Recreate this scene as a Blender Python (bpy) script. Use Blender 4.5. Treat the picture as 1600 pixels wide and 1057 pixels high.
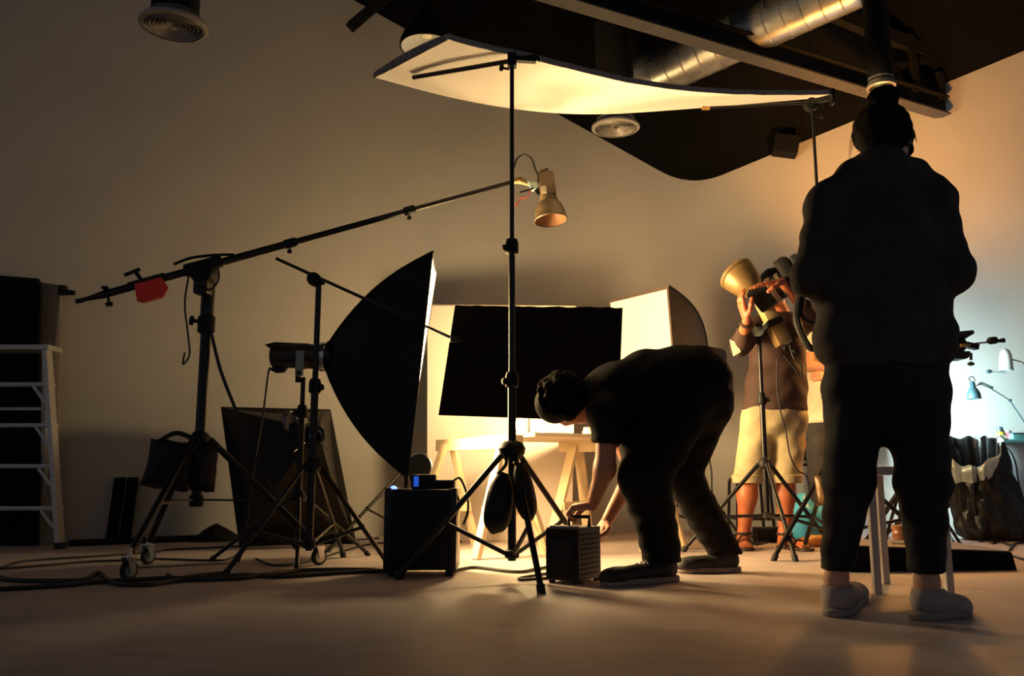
import bpy, bmesh, math, random
import numpy as np
from mathutils import Vector, Matrix

random.seed(7)
for o in list(bpy.data.objects):
    bpy.data.objects.remove(o)
S = bpy.context.scene
COL = S.collection

# ---------------------------------------------------------------- camera
FPX, CAMH, HORIZON = 1330.0, 0.48, 740.0
TH = math.atan((HORIZON - 528.5) / FPX)
cam_d = bpy.data.cameras.new('camera')
cam_d.sensor_width = 36.0
cam_d.lens = 36.0 * FPX / 1600.0
cam_d.clip_end = 100
cam = bpy.data.objects.new('camera', cam_d)
COL.objects.link(cam)
cam.location = (0, 0, CAMH)
cam.rotation_euler = (math.pi / 2 + TH, 0, 0)
S.camera = cam

# ---------------------------------------------------------------- world, exposure
W = bpy.data.worlds.new('world')
S.world = W
W.use_nodes = True
WORLD_COL, WORLD_STR = (0.50, 0.50, 0.57), 0.19
W.node_tree.nodes['Background'].inputs[0].default_value = (*WORLD_COL, 1)
W.node_tree.nodes['Background'].inputs[1].default_value = WORLD_STR
S.view_settings.view_transform = 'Standard'
S.view_settings.look = 'None'
S.view_settings.gamma = 1
S.view_settings.use_curve_mapping = False
S.view_settings.exposure = 0.0
KEY_COL, KEY_STR = (1.0, 0.66, 0.30), 150.0       # big softbox on the left
SOFT2_COL, SOFT2_STR = (1.0, 0.87, 0.40), 0.92   # softbox behind the black flag
GLOBE_COL, GLOBE_STR = (1.0, 0.72, 0.35), 60.0
FILL_STR = 130.0                               # added paper lantern lamp, unseen behind the flag, brightening the table                                  # globe lamps on the table
COOL_COL, COOL_STR = (0.62, 0.93, 1.0), 215.0  # added tube lamp, unseen, whitening the lower right wall
AMBER_COL, AMBER_STR = (1.0, 0.42, 0.09), 780.0  # added flood, unseen behind the woman, warming the right wall     

# ---------------------------------------------------------------- pixel -> place helpers
CT, ST = math.cos(TH), math.sin(TH)
def ray(px, py):
    u, v = (px - 800) / FPX, (528.5 - py) / FPX
    return Vector((u, CT - v * ST, ST + v * CT))
def at(px, py, D):
    r = ray(px, py)
    return Vector((0, 0, CAMH)) + r * (D / r.y)
def fl(px, py, z=0.0):
    r = ray(px, py)
    p = Vector((0, 0, CAMH)) + r * ((z - CAMH) / r.z)
    p.z = z
    return p
def V(*a): return Vector(a)

# ---------------------------------------------------------------- materials
def mat(name, col, rough=0.6, metal=0.0, vary=0.12, scale=20.0, bump=0.0, bscale=None, emit=None, estr=0.0, spec=0.5, coat=0.0):
    m = bpy.data.materials.new(name)
    m.use_nodes = True
    nt = m.node_tree
    b = nt.nodes['Principled BSDF']
    tc = nt.nodes.new('ShaderNodeTexCoord')
    nz = nt.nodes.new('ShaderNodeTexNoise')
    nz.inputs['Scale'].default_value = scale
    nz.inputs['Detail'].default_value = 5
    nt.links.new(tc.outputs['Object'], nz.inputs['Vector'])
    mr = nt.nodes.new('ShaderNodeMapRange')
    mr.inputs['From Min'].default_value = 0.3
    mr.inputs['From Max'].default_value = 0.7
    mr.inputs['To Min'].default_value = 1 - vary
    mr.inputs['To Max'].default_value = 1 + vary
    nt.links.new(nz.outputs['Fac'], mr.inputs['Value'])
    mx = nt.nodes.new('ShaderNodeVectorMath'); mx.operation = 'SCALE'
    mx.inputs[0].default_value = col
    nt.links.new(mr.outputs[0], mx.inputs['Scale'])
    nt.links.new(mx.outputs[0], b.inputs['Base Color'])
    b.inputs['Roughness'].default_value = rough
    b.inputs['Metallic'].default_value = metal
    b.inputs['Specular IOR Level'].default_value = spec
    b.inputs['Coat Weight'].default_value = coat
    if bump:
        bp = nt.nodes.new('ShaderNodeBump')
        n2 = nt.nodes.new('ShaderNodeTexNoise')
        n2.inputs['Scale'].default_value = bscale or scale * 3
        n2.inputs['Detail'].default_value = 6
        nt.links.new(tc.outputs['Object'], n2.inputs['Vector'])
        bp.inputs['Strength'].default_value = bump
        bp.inputs['Distance'].default_value = 0.01
        nt.links.new(n2.outputs['Fac'], bp.inputs['Height'])
        nt.links.new(bp.outputs[0], b.inputs['Normal'])
    if emit:
        b.inputs['Emission Color'].default_value = (*emit, 1)
        b.inputs['Emission Strength'].default_value = estr
    return m
M = {}
M['wall'] = mat('wall_paint', (0.43, 0.405, 0.365), 0.85, vary=0.04, scale=2.2, bump=0.06, bscale=60)
M['ceiling'] = mat('black_roof_panels', (0.003, 0.0026, 0.0026), 0.95, vary=0.3, scale=3, spec=0.1)
M['steel_dark'] = mat('dark_painted_steel', (0.008, 0.0075, 0.007), 0.75, vary=0.2, scale=8, spec=0.2)
M['steel_grey'] = mat('grey_painted_steel', (0.055, 0.05, 0.047), 0.7, vary=0.15, scale=8)
M['galv'] = mat('galvanised_steel', (0.38, 0.37, 0.34), 0.36, 0.8, vary=0.25, scale=9, bump=0.1, bscale=30)
M['vent'] = mat('grey_vent_metal', (0.36, 0.33, 0.30), 0.42, 0.55, vary=0.15)
M['black_metal'] = mat('black_coated_metal', (0.012, 0.011, 0.011), 0.34, 0.35, vary=0.2, scale=30)
M['black_plastic'] = mat('black_plastic', (0.008, 0.008, 0.008), 0.55, vary=0.15, scale=40, bump=0.1, spec=0.25)
M['chrome'] = mat('bright_metal', (0.62, 0.60, 0.57), 0.25, 0.95, vary=0.08)
M['alu'] = mat('brushed_aluminium', (0.50, 0.48, 0.46), 0.42, 0.65, vary=0.12, scale=40)
M['black_fabric'] = mat('black_fabric', (0.010, 0.008, 0.007), 0.62, vary=0.25, scale=14, bump=0.35, bscale=35, spec=0.3)
M['flag'] = mat('matt_black_board', (0.006, 0.0055, 0.006), 0.9, vary=0.2, spec=0.15)
M['board_white'] = mat('white_foam_board', (0.80, 0.77, 0.71), 0.8, vary=0.03, scale=5, bump=0.03)
M['board_edge'] = mat('torn_grey_board_edge', (0.30, 0.27, 0.25), 0.9, vary=0.3, scale=30, bump=0.5)
M['paper'] = mat('white_backdrop_paper', (0.68, 0.60, 0.52), 0.85, vary=0.02, scale=3)
M['pine'] = mat('pale_pine', (0.74, 0.60, 0.38), 0.6, vary=0.12, scale=9, bump=0.15)
M['ply'] = mat('pale_table_board', (0.72, 0.60, 0.42), 0.6, vary=0.1, scale=7)
M['key'] = mat('lit_diffuser', (0.9, 0.88, 0.85), 0.9, vary=0.02, emit=KEY_COL, estr=KEY_STR)
M['soft2'] = mat('lit_diffuser_pale', (0.22, 0.21, 0.17), 0.9, vary=0.02, emit=SOFT2_COL, estr=SOFT2_STR)
M['globe'] = mat('glowing_globe', (0.9, 0.85, 0.7), 0.4, vary=0.02, emit=GLOBE_COL, estr=GLOBE_STR)
M['lining'] = mat('white_softbox_lining', (0.75, 0.73, 0.70), 0.6, vary=0.03)
M['fill'] = mat('fill_glow_paper', (0.8, 0.75, 0.65), 0.7, vary=0.02, emit=GLOBE_COL, estr=FILL_STR)
M['velcro'] = mat('brown_black_lip_fabric', (0.05, 0.028, 0.018), 0.8, vary=0.2)
M['cool'] = mat('added_cool_tube', (0.9, 0.9, 0.9), 0.5, vary=0.02, emit=COOL_COL, estr=COOL_STR)
M['amber_light'] = mat('added_warm_lens', (0.9, 0.8, 0.6), 0.4, vary=0.02, emit=AMBER_COL, estr=AMBER_STR)
M['led'] = mat('blue_indicator', (0.1, 0.15, 0.9), 0.4, emit=(0.05, 0.10, 1.0), estr=9.0)
M['led2'] = mat('blue_lit_display', (0.05, 0.15, 0.6), 0.4, emit=(0.03, 0.16, 1.0), estr=0.45)
M['red'] = mat('red_weight_enamel', (0.85, 0.030, 0.012), 0.42, vary=0.15, scale=15)
M['red_dark'] = mat('red_wire', (0.55, 0.03, 0.01), 0.5)
M['olive'] = mat('olive_bronze_enamel', (0.125, 0.085, 0.043), 0.45, 0.2, vary=0.18, scale=14, bump=0.08)
M['mint'] = mat('pale_mint_casting', (0.55, 0.72, 0.62), 0.45, 0.2, vary=0.1)
M['label'] = mat('cream_label', (0.66, 0.58, 0.42), 0.7)
M['grey_tag'] = mat('grey_green_bracket', (0.30, 0.36, 0.33), 0.5, 0.2)
M['rubber'] = mat('black_rubber', (0.008, 0.008, 0.008), 0.75)
M['wheel'] = mat('grey_blue_wheel', (0.17, 0.21, 0.24), 0.5, vary=0.2)
M['cable'] = mat('black_cable', (0.008, 0.007, 0.007), 0.55)
M['grey_case'] = mat('grey_perforated_case', (0.075, 0.07, 0.072), 0.55, 0.2, vary=0.2, scale=30)
M['hole'] = mat('dark_perforation', (0.006, 0.006, 0.006), 0.9)
M['cyan'] = mat('cyan_plastic_film', (0.06, 0.45, 0.80), 0.35, vary=0.2, scale=12, bump=0.4, bscale=14)
M['amber'] = mat('amber_wrapping', (0.55, 0.27, 0.07), 0.4, vary=0.25, scale=14, bump=0.4, bscale=16)
M['orange_wood'] = mat('orange_brown_wood', (0.40, 0.13, 0.045), 0.5, vary=0.2, scale=8)
M['white_paint'] = mat('white_painted_wood', (0.52, 0.48, 0.45), 0.5, vary=0.08)
M['bag'] = mat('black_bin_bag', (0.012, 0.011, 0.011), 0.33, vary=0.2, scale=9, bump=0.6, bscale=11)
M['silver_film'] = mat('silver_lining_film', (0.55, 0.66, 0.66), 0.3, 0.4, vary=0.25, scale=10, bump=0.5, bscale=14)
M['silver_cloth'] = mat('grey_crumpled_cloth', (0.20, 0.18, 0.16), 0.5, vary=0.2, scale=20, bump=0.4)
M['pouch'] = mat('brown_pouch_cloth', (0.16, 0.085, 0.03), 0.4, vary=0.25, scale=14, bump=0.4, bscale=16)
M['brown_pot'] = mat('brown_lacquer', (0.20, 0.075, 0.03), 0.35, vary=0.2)
M['yellow'] = mat('yellow_bottle', (0.75, 0.60, 0.05), 0.4)
M['pink'] = mat('pink_plastic', (0.8, 0.22, 0.28), 0.4)
M['teal'] = mat('teal_box', (0.12, 0.35, 0.36), 0.5)
M['bench_white'] = mat('white_laminate', (0.66, 0.68, 0.68), 0.5, vary=0.05)
M['lamp_teal'] = mat('teal_black_lamp', (0.035, 0.075, 0.085), 0.4)
M['lamp_pale'] = mat('pale_grey_lamp', (0.62, 0.72, 0.74), 0.4)
M['gold'] = mat('brass_gold_enamel', (0.24, 0.155, 0.06), 0.42, 0.35, vary=0.15)
M['gold_pale'] = mat('pale_gold_housing', (0.60, 0.44, 0.20), 0.4, 0.3, vary=0.12)
M['lens_ring'] = mat('brushed_lens_ring', (0.20, 0.15, 0.11), 0.35, 0.7)
M['glass'] = mat('dark_lens_glass', (0.01, 0.01, 0.015), 0.08, coat=1.0)
M['jar'] = mat('frosted_glass_jar', (0.85, 0.80, 0.68), 0.2)
M['skin'] = mat('skin', (0.46, 0.20, 0.115), 0.5, vary=0.1, scale=25)
M['skin_tan'] = mat('tanned_skin', (0.44, 0.13, 0.055), 0.5, vary=0.1, scale=25)
M['skin_pale'] = mat('skin_fair', (0.50, 0.29, 0.21), 0.5, vary=0.1, scale=25)
M['hair'] = mat('black_hair', (0.005, 0.004, 0.0035), 0.8, vary=0.3, scale=60, bump=0.6, bscale=70, spec=0.08)
M['hoodie'] = mat('black_hoodie_knit', (0.040, 0.034, 0.032), 0.8, vary=0.25, scale=12, bump=0.3, bscale=40, spec=0.2)
M['trousers'] = mat('black_navy_trousers', (0.016, 0.0165, 0.022), 0.75, vary=0.2, scale=10, bump=0.25, bscale=30, spec=0.2)
M['tee'] = mat('black_cotton', (0.008, 0.007, 0.007), 0.85, vary=0.2, scale=10, bump=0.2, bscale=30, spec=0.2)
M['brown_tee'] = mat('dark_brown_cotton', (0.040, 0.016, 0.011), 0.8, vary=0.15, scale=10, bump=0.2, bscale=30)
M['khaki'] = mat('khaki_check_cotton', (0.40, 0.32, 0.18), 0.8, vary=0.15, scale=14, bump=0.2, bscale=40)
M['white_tee'] = mat('white_cotton', (0.75, 0.68, 0.50), 0.8, vary=0.06, bump=0.2, bscale=25)
M['canvas'] = mat('off_white_canvas', (0.30, 0.27, 0.255), 0.8, vary=0.1, scale=30, bump=0.2)
M['canvas_sole'] = mat('greyish_rubber_sole', (0.22, 0.195, 0.185), 0.7)
M['trainer'] = mat('black_mesh_trainer', (0.014, 0.013, 0.012), 0.6, vary=0.2, scale=50, bump=0.3)
M['trainer_sole'] = mat('grey_foam_sole', (0.28, 0.23, 0.19), 0.7)
M['sandal'] = mat('dark_brown_strap', (0.03, 0.015, 0.01), 0.6)
M['patch'] = mat('cream_printed_patch', (0.80, 0.72, 0.55), 0.7)
M['eye'] = mat('eye_white', (0.7, 0.68, 0.64), 0.2)

# floor: dusty concrete
def floor_mat():
    m = mat('dusty_concrete', (0.40, 0.33, 0.315), 0.62, vary=0.10, scale=1.6, bump=0.12, bscale=45)
    nt = m.node_tree; b = nt.nodes['Principled BSDF']
    tc = nt.nodes.new('ShaderNodeTexCoord')
    n3 = nt.nodes.new('ShaderNodeTexNoise'); n3.inputs['Scale'].default_value = 5.5; n3.inputs['Detail'].default_value = 8
    mp = nt.nodes.new('ShaderNodeMapping'); mp.inputs['Scale'].default_value = (1, 2.2, 1)
    nt.links.new(tc.outputs['Object'], mp.inputs[0]); nt.links.new(mp.outputs[0], n3.inputs['Vector'])
    r = nt.nodes.new('ShaderNodeMapRange')
    r.inputs['From Min'].default_value = 0.35; r.inputs['From Max'].default_value = 0.65
    r.inputs['To Min'].default_value = 0.86; r.inputs['To Max'].default_value = 1.08
    nt.links.new(n3.outputs['Fac'], r.inputs['Value'])
    src = b.inputs['Base Color'].links[0].from_socket
    sc = nt.nodes.new('ShaderNodeVectorMath'); sc.operation = 'SCALE'
    nt.links.new(src, sc.inputs[0]); nt.links.new(r.outputs[0], sc.inputs['Scale'])
    nt.links.new(sc.outputs[0], b.inputs['Base Color'])
    r2 = nt.nodes.new('ShaderNodeMapRange')
    r2.inputs['To Min'].default_value = 0.5; r2.inputs['To Max'].default_value = 0.75
    nt.links.new(n3.outputs['Fac'], r2.inputs['Value']); nt.links.new(r2.outputs[0], b.inputs['Roughness'])
    return m
M['floor'] = floor_mat()

# ---------------------------------------------------------------- mesh helpers
ORG = {}
def frame(d):
    d = Vector(d).normalized()
    a = Vector((0, 0, 1)) if abs(d.z) < 0.95 else Vector((1, 0, 0))
    x = d.cross(a).normalized()
    return x, d.cross(x).normalized(), d

class MB:
    def __init__(s): s.v = []; s.f = []
    def add(s, vs, fs):
        n = len(s.v); s.v += [Vector(p) for p in vs]; s.f += [tuple(i + n for i in f) for f in fs]; return s
    def box(s, c, size, rot=None, bev=0.0):
        c = Vector(c); hx, hy, hz = (q / 2 for q in size)
        R = rot or Matrix.Identity(3)
        if bev <= 0:
            vs = [c + R @ Vector((x, y, z)) for x in (-hx, hx) for y in (-hy, hy) for z in (-hz, hz)]
            return s.add(vs, [(0, 1, 3, 2), (4, 6, 7, 5), (0, 4, 5, 1), (2, 3, 7, 6), (0, 2, 6, 4), (1, 5, 7, 3)])
        bm = bmesh.new()
        bmesh.ops.create_cube(bm, size=1)
        for v in bm.verts: v.co = Vector((v.co.x * hx * 2, v.co.y * hy * 2, v.co.z * hz * 2))
        bmesh.ops.bevel(bm, geom=list(bm.edges), offset=min(bev, hx * .9, hy * .9, hz * .9), segments=2, affect='EDGES', profile=0.6)
        bm.verts.index_update()
        vs = [c + R @ v.co for v in bm.verts]; fs = [tuple(v.index for v in f.verts) for f in bm.faces]
        bm.free()
        return s.add(vs, fs)
    def bar(s, a, b, w, t, up=(0, 0, 1), bev=0.0):      # rectangular bar from a to b
        a, b = Vector(a), Vector(b); d = (b - a); L = d.length; d.normalize()
        u = Vector(up); x = d.cross(u)
        if x.length < 1e-4: x = d.cross(Vector((1, 0, 0)))
        x.normalize(); z = x.cross(d)
        return s.box((a + b) / 2, (w, L, t), Matrix((x, d, z)).transposed(), bev)
    def tube(s, a, b, r0, r1=None, n=12):
        r1 = r0 if r1 is None else r1
        return s.path([a, b], [r0, r1], n)
    def path(s, pts, r, n=10, cap=True):
        pts = [Vector(p) for p in pts]; rs = r if isinstance(r, (list, tuple)) else [r] * len(pts)
        vs = []; fs = []
        d0 = (pts[1] - pts[0]).normalized(); x, y, _ = frame(d0)
        for i, p in enumerate(pts):
            if i == 0: d = pts[1] - pts[0]
            elif i == len(pts) - 1: d = pts[-1] - pts[-2]
            else: d = pts[i + 1] - pts[i - 1]
            d = d.normalized()
            x = (x - d * x.dot(d)); x = x.normalized() if x.length > 1e-6 else frame(d)[0]
            y = d.cross(x)
            for k in range(n):
                a = 2 * math.pi * k / n
                vs.append(p + (x * math.cos(a) + y * math.sin(a)) * rs[i])
        for i in range(len(pts) - 1):
            for k in range(n):
                k2 = (k + 1) % n
                fs.append((i * n + k, i * n + k2, (i + 1) * n + k2, (i + 1) * n + k))
        if cap:
            fs.append(tuple(range(n - 1, -1, -1))); m = (len(pts) - 1) * n
            fs.append(tuple(m + k for k in range(n)))
        return s.add(vs, fs)
    def lathe(s, o, axis, prof, n=28, cap=True):           # prof: [(r, h)]
        o = Vector(o); x, y, d = frame(axis)
        vs = []; fs = []
        for r, h in prof:
            for k in range(n):
                a = 2 * math.pi * k / n
                vs.append(o + d * h + (x * math.cos(a) + y * math.sin(a)) * max(r, 1e-4))
        for i in range(len(prof) - 1):
            for k in range(n):
                k2 = (k + 1) % n
                fs.append((i * n + k, i * n + k2, (i + 1) * n + k2, (i + 1) * n + k))
        if cap:
            fs.append(tuple(range(n - 1, -1, -1))); m = (len(prof) - 1) * n
            fs.append(tuple(m + k for k in range(n)))
        return s.add(vs, fs)
    def poly(s, pts, ext):                                    # flat polygon extruded by vector
        pts = [Vector(p) for p in pts]; e = Vector(ext); n = len(pts)
        vs = pts + [p + e for p in pts]
        fs = [tuple(range(n)), tuple(range(2 * n - 1, n - 1, -1))]
        fs += [(i, i + n, (i + 1) % n + n, (i + 1) % n) for i in range(n)]
        return s.add(vs, fs)
    def grid(s, rows, thick=None):                            # rows of points, optional thickness vector/func
        R, C = len(rows), len(rows[0])
        vs = [Vector(p) for r in rows for p in r]
        fs = [(i * C + j, i * C + j + 1, (i + 1) * C + j + 1, (i + 1) * C + j) for i in range(R - 1) for j in range(C - 1)]
        if thick is None: return s.add(vs, fs)
        t = Vector(thick); n = len(vs)
        vs2 = [v + t for v in vs]
        fs2 = [tuple(reversed([i + n for i in f])) for f in fs]
        bd = [j for j in range(C)] + [i * C + C - 1 for i in range(1, R)] + [(R - 1) * C + j for j in range(C - 2, -1, -1)] + [i * C for i in range(R - 2, 0, -1)]
        sd = [(bd[i], bd[i] + n, bd[(i + 1) % len(bd)] + n, bd[(i + 1) % len(bd)]) for i in range(len(bd))]
        return s.add(vs + vs2, fs + fs2 + sd)
    def build(s, name, m, parent=None, smooth=True, loc=None):
        me = bpy.data.meshes.new(name)
        if parent is not None: org = ORG[parent]
        else:
            if loc is None:
                xs = [p.x for p in s.v]; ys = [p.y for p in s.v]; zs = [p.z for p in s.v]
                loc = Vector(((min(xs) + max(xs)) / 2, (min(ys) + max(ys)) / 2, min(zs)))
            org = Vector(loc)
        me.from_pydata([tuple(p - org) for p in s.v], [], s.f)
        bm = bmesh.new(); bm.from_mesh(me)
        bmesh.ops.recalc_face_normals(bm, faces=bm.faces)
        if smooth:
            for f in bm.faces: f.smooth = True
            for e in bm.edges:
                if len(e.link_faces) == 2 and e.calc_face_angle(0) > 0.7: e.smooth = False
        bm.to_mesh(me); bm.free()
        me.materials.append(M[m] if isinstance(m, str) else m)
        o = bpy.data.objects.new(name, me)
        COL.objects.link(o)
        if parent is not None: o.parent = parent
        else: o.location = org
        ORG[o] = org
        return o

def empty(name, loc, label, cat, group=None):
    o = bpy.data.objects.new(name, None); COL.objects.link(o)
    o.location = loc; o.empty_display_size = 0.1
    ORG[o] = Vector(loc)
    tag(o, label, cat, group)
    return o
def tag(o, label, cat, group=None):
    o['label'] = label; o['category'] = cat
    if group: o['group'] = group
    return o
def struct(o):
    o['kind'] = 'structure'; return o
def stuff(o):
    o['kind'] = 'stuff'; return o
def lerp(a, b, t): return a + (b - a) * t
def spline(pts, n):                                            # Catmull-Rom through points
    P = [Vector(p) for p in pts]
    P = [P[0] * 2 - P[1]] + P + [P[-1] * 2 - P[-2]]
    out = []
    for i in range(1, len(P) - 2):
        for k in range(n):
            t = k / n; a, b, c, d = P[i - 1], P[i], P[i + 1], P[i + 2]
            out.append(0.5 * ((2 * b) + (c - a) * t + (2 * a - 5 * b + 4 * c - d) * t * t + (3 * b - a - 3 * c + d) * t ** 3))
    out.append(P[-2]); return out

# ================================================================= structure
C0 = V(1.64, 7.51, 0)
LW = V(-3.2, 6.10, 0)
RW = V(4.1, 7.12, 0)
dl = (LW - C0).normalized(); dr = (RW - C0).normalized()
def on_line(px, py, P, d):                                     # pixel ray meets the vertical plane through P along d
    n = V(-d.y, d.x, 0); r = ray(px, py)
    t = (P - V(0, 0, CAMH)).dot(n) / r.dot(n)
    return V(0, 0, CAMH) + r * t
A_ = on_line(560, 0, C0, dl); B_ = on_line(1600, 75, C0, dr); K_ = at(1078, 290, 7.51)
# roof plane z = k0 + kx x + ky y through three points of the roof line
mA = np.array([[1, p.x, p.y] for p in (A_, B_, K_)]); kz = np.linalg.solve(mA, np.array([A_.z, B_.z, K_.z]))
def roof(x, y): return float(kz[0] + kz[1] * x + kz[2] * y)
ZTOP = 6.2
struct(MB().box((0, 3.3, -0.05), (16, 10.6, 0.1)).build('floor', 'floor', smooth=False))
# wall path with a rounded corner
rad = 0.30
pa = C0 + dl * rad; pb = C0 + dr * rad
arc = []
for i in range(13):
    t = i / 12; arc.append((1 - t) ** 2 * pa + 2 * t * (1 - t) * C0 + t * t * pb)
def wall(path, name):
    mb = MB(); n = len(path); th = 0.12
    vin = [Vector((p.x, p.y, 0)) for p in path]; vt = [Vector((p.x, p.y, min(ZTOP, roof(p.x, p.y)) + 0.03)) for p in path]
    out = []
    for i, p in enumerate(path):
        d = (path[min(i + 1, n - 1)] - path[max(i - 1, 0)]).normalized()
        out.append(V(p.x, p.y, 0) + V(-d.y, d.x, 0) * th)
    ot = [Vector((o.x, o.y, v.z)) for o, v in zip(out, vt)]
    vs = vin + vt + out + ot; fs = []
    for i in range(n - 1):
        fs += [(i, i + 1, n + i + 1, n + i), (2 * n + i, 3 * n + i, 3 * n + i + 1, 2 * n + i + 1), (n + i, n + i + 1, 3 * n + i + 1, 3 * n + i), (i, 2 * n + i, 2 * n + i + 1, i + 1)]
    fs += [(0, n, 3 * n, 2 * n), (n - 1, 3 * n - 1, 4 * n - 1, 2 * n - 1)]
    return struct(mb.add(vs, fs).build(name, 'wall'))
lw_pts = [C0 + dl * t for t in np.linspace(7.6, rad, 30)]
rw_pts = [C0 + dr * t for t in np.linspace(rad, 5.2, 16)]
wall(lw_pts + arc[1:], 'wall_back')
wall([arc[-1]] + rw_pts[1:], 'wall_right')
# roof: sloping black panels, then a flat upper deck
ys = np.linspace(0, 1, 2)
def roof_y(z, x): return (z - kz[0] - kz[1] * x) / kz[2]
mb = MB()
xs = np.linspace(-6.5, 7.5, 15)
ceil = MB().poly([V(-6.5, roof_y(2.7, -6.5), 2.7), V(7.5, roof_y(2.7, 7.5), 2.7), V(7.5, roof_y(ZTOP, 7.5), ZTOP), V(-6.5, roof_y(ZTOP, -6.5), ZTOP)], (0, 0.05, 0.06))
ceil.box((0.5, 1.5, ZTOP + 0.03), (14, 2 * (roof_y(ZTOP, 0) - 1.5) + .2, 0.06))
ceiling = struct(ceil.build('ceiling', 'ceiling', smooth=False))
nrm = V(-kz[1], -kz[2], 1).normalized()                       # roof normal (up)
for i in range(14):                                            # roofing sheets, each with a raised seam
    x0, x1 = -6.4 + i, -5.404 + i
    q = [V(x0, roof_y(2.75, x0), 2.75), V(x1, roof_y(2.75, x1), 2.75), V(x1, roof_y(ZTOP - .05, x1), ZTOP - .05), V(x0, roof_y(ZTOP - .05, x0), ZTOP - .05)]
    MB().poly([p - nrm * 0.012 for p in q], nrm * 0.01).build('roof_panel', 'ceiling', ceiling, smooth=False)
# ----------------------------------------------------------------- roof steelwork and ducts
def steel(name, a, b, w, t, m='steel_dark', up=(0, 0, 1)):
    return struct(MB().bar(a, b, w, t, up).build(name, m, smooth=False))
bR = on_line(1474, 178, C0, dr); bR = bR - V(-dr.y, dr.x, 0) * 0.02
rr = ray(880, -4); tt = (bR.z - CAMH) / rr.z; bL = V(0, 0, CAMH) + rr * tt
bdir = (bL - bR).normalized(); bL2 = bR + bdir * 5.2
# tie beam: web with a pale lower flange, two short posts and a diagonal by the wall
truss = struct(MB().bar(bR + V(0, 0, .05), bL2 + V(0, 0, .05), 0.045, 0.15).build('trim_1', 'steel_dark', smooth=False))
truss['label'] = 'dark steel tie beam under the black roof'
MB().bar(bR + V(0, 0, -.03), bL2 + V(0, 0, -.03), 0.13, 0.014).build('lower_flange', 'steel_grey', truss, smooth=False)
MB().bar(bR + V(0, 0, .13), bL2 + V(0, 0, .13), 0.13, 0.014).build('upper_flange', 'steel_dark', truss, smooth=False)
for k in (0.06, 0.42, 0.85):
    p = bR + bdir * k
    top = min(roof(p.x, p.y) - .03, p.z + 0.62)
    MB().bar(p + V(0, 0, .1), V(p.x, p.y, top), 0.1, 0.08, up=bdir).build('post', 'steel_dark', truss, smooth=False)
p0, p1 = bR + bdir * 0.08 + V(0, 0, .5), bR + bdir * 1.0 + V(0, 0, .13)
MB().bar(p0, p1, 0.06, 0.06).build('diagonal', 'steel_dark', truss, smooth=False)
pt = bR + V(0, 0, .52)
MB().bar(pt, pt + bdir * 2.3 + V(0, 0, .12), 0.08, 0.12).build('upper_chord', 'steel_dark', truss, smooth=False)
# purlin end showing at the right wall
pe = on_line(1230, 238, C0, dr) - V(-dr.y, dr.x, 0) * 0.10
struct(MB().bar(pe + dr * .075, pe - dr * .13 + V(0, 0, .04), 0.16, 0.16).build('trim_2', 'flag', smooth=False))
# strut on the back wall, with a shorter one beside it
q0 = on_line(560, 76, C0, dl) - V(dl.y, -dl.x, 0) * -0.0
inw = V(0, -1, 0)
struct(MB().bar(q0 + inw * .35, on_line(636, -2, C0, dl) + inw * .25, 0.07, 0.08).build('trim_3', 'steel_dark', smooth=False))
struct(MB().bar(on_line(548, 2, C0, dl) + inw * .3, on_line(572, -26, C0, dl) + inw * .25, 0.07, 0.07).build('trim_4', 'steel_dark', smooth=False))
# edge angle along the back roof line
ea = on_line(1060, 280, C0, dl) + inw * .05; eb = on_line(560, 2, C0, dl) + inw * .05

# spiral duct
d0, d1 = at(985, 134, 6.70), at(1290, -6, 5.85)
du = empty('spiral_duct', d0, 'silver spiral-seamed ventilation duct crossing above the tie beam', 'duct')
dd = (d1 - d0).normalized(); Ld = (d1 - d0).length + 0.9
MB().tube(d0, d0 + dd * Ld, 0.185, n=36).build('duct_body', 'galv', du)
dx, dy, _ = frame(dd)
for i in range(int(Ld / 0.135)):
    c = d0 + dd * (0.08 + 0.135 * i)
    pts = [c + (dx * math.cos(a) + dy * math.sin(a)) * 0.186 + dd * (0.05 * a / 6.283) for a in np.linspace(0, 2 * math.pi, 33)]
    MB().path(pts, 0.0055, 6).build('seam', 'galv', du)
MB().lathe(d0 - dd * .02, dd, [(0.186, 0), (0.196, 0), (0.196, 0.05), (0.186, 0.05)], 36).build('end_collar', 'galv', du)
hg = d0 + dd * 0.9
MB().path([hg + dx * 0 + V(0, 0, .18), V(hg.x, hg.y, roof(hg.x, hg.y))], 0.006, 6).build('hanger', 'steel_dark', du)

def diffuser(c, r, label, top, rdrop, tilt=(0, 0, 1), loops=7):
    e = empty('ceiling_diffuser', c, label, 'air vent', 'round air diffusers')
    ax = Vector(tilt).normalized()
    MB().lathe(c, ax, [(r * .86, 0.0), (r, 0.006), (r * 1.0, 0.02), (r * .8, 0.055), (rdrop, 0.075), (rdrop, 0.06), (r * .72, .045), (r * .84, 0.012)], 40, cap=False).build('rim', 'vent', e)
    for i in range(loops):
        q = r * .84 * (1 - (i + .2) / (loops + .6))
        MB().lathe(c + ax * (0.004 + .003 * i), ax, [(q, 0), (q * .985, -0.004), (q - r * .07, 0.022), (q - r * .06, 0.024)], 36, cap=False).build('louvre_ring', 'vent', e)
    MB().lathe(c, ax, [(0.001, -.004), (r * .09, -.002), (r * .07, 0.02), (.001, .022)], 16).build('centre_cone', 'chrome', e)
    MB().tube(c + ax * .05, c + ax * top, rdrop, n=28).build('drop_duct', 'steel_dark', e)
    return e
diffuser(at(272, 44, 4.1), 0.172, 'round grey air diffuser on a black drop duct, top left by the ladder wall', 1.3, 0.118)
diffuser(at(962, 202, 6.0), 0.178, 'round grey air diffuser hanging just below the white overhead board', 0.85, 0.14)
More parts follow.
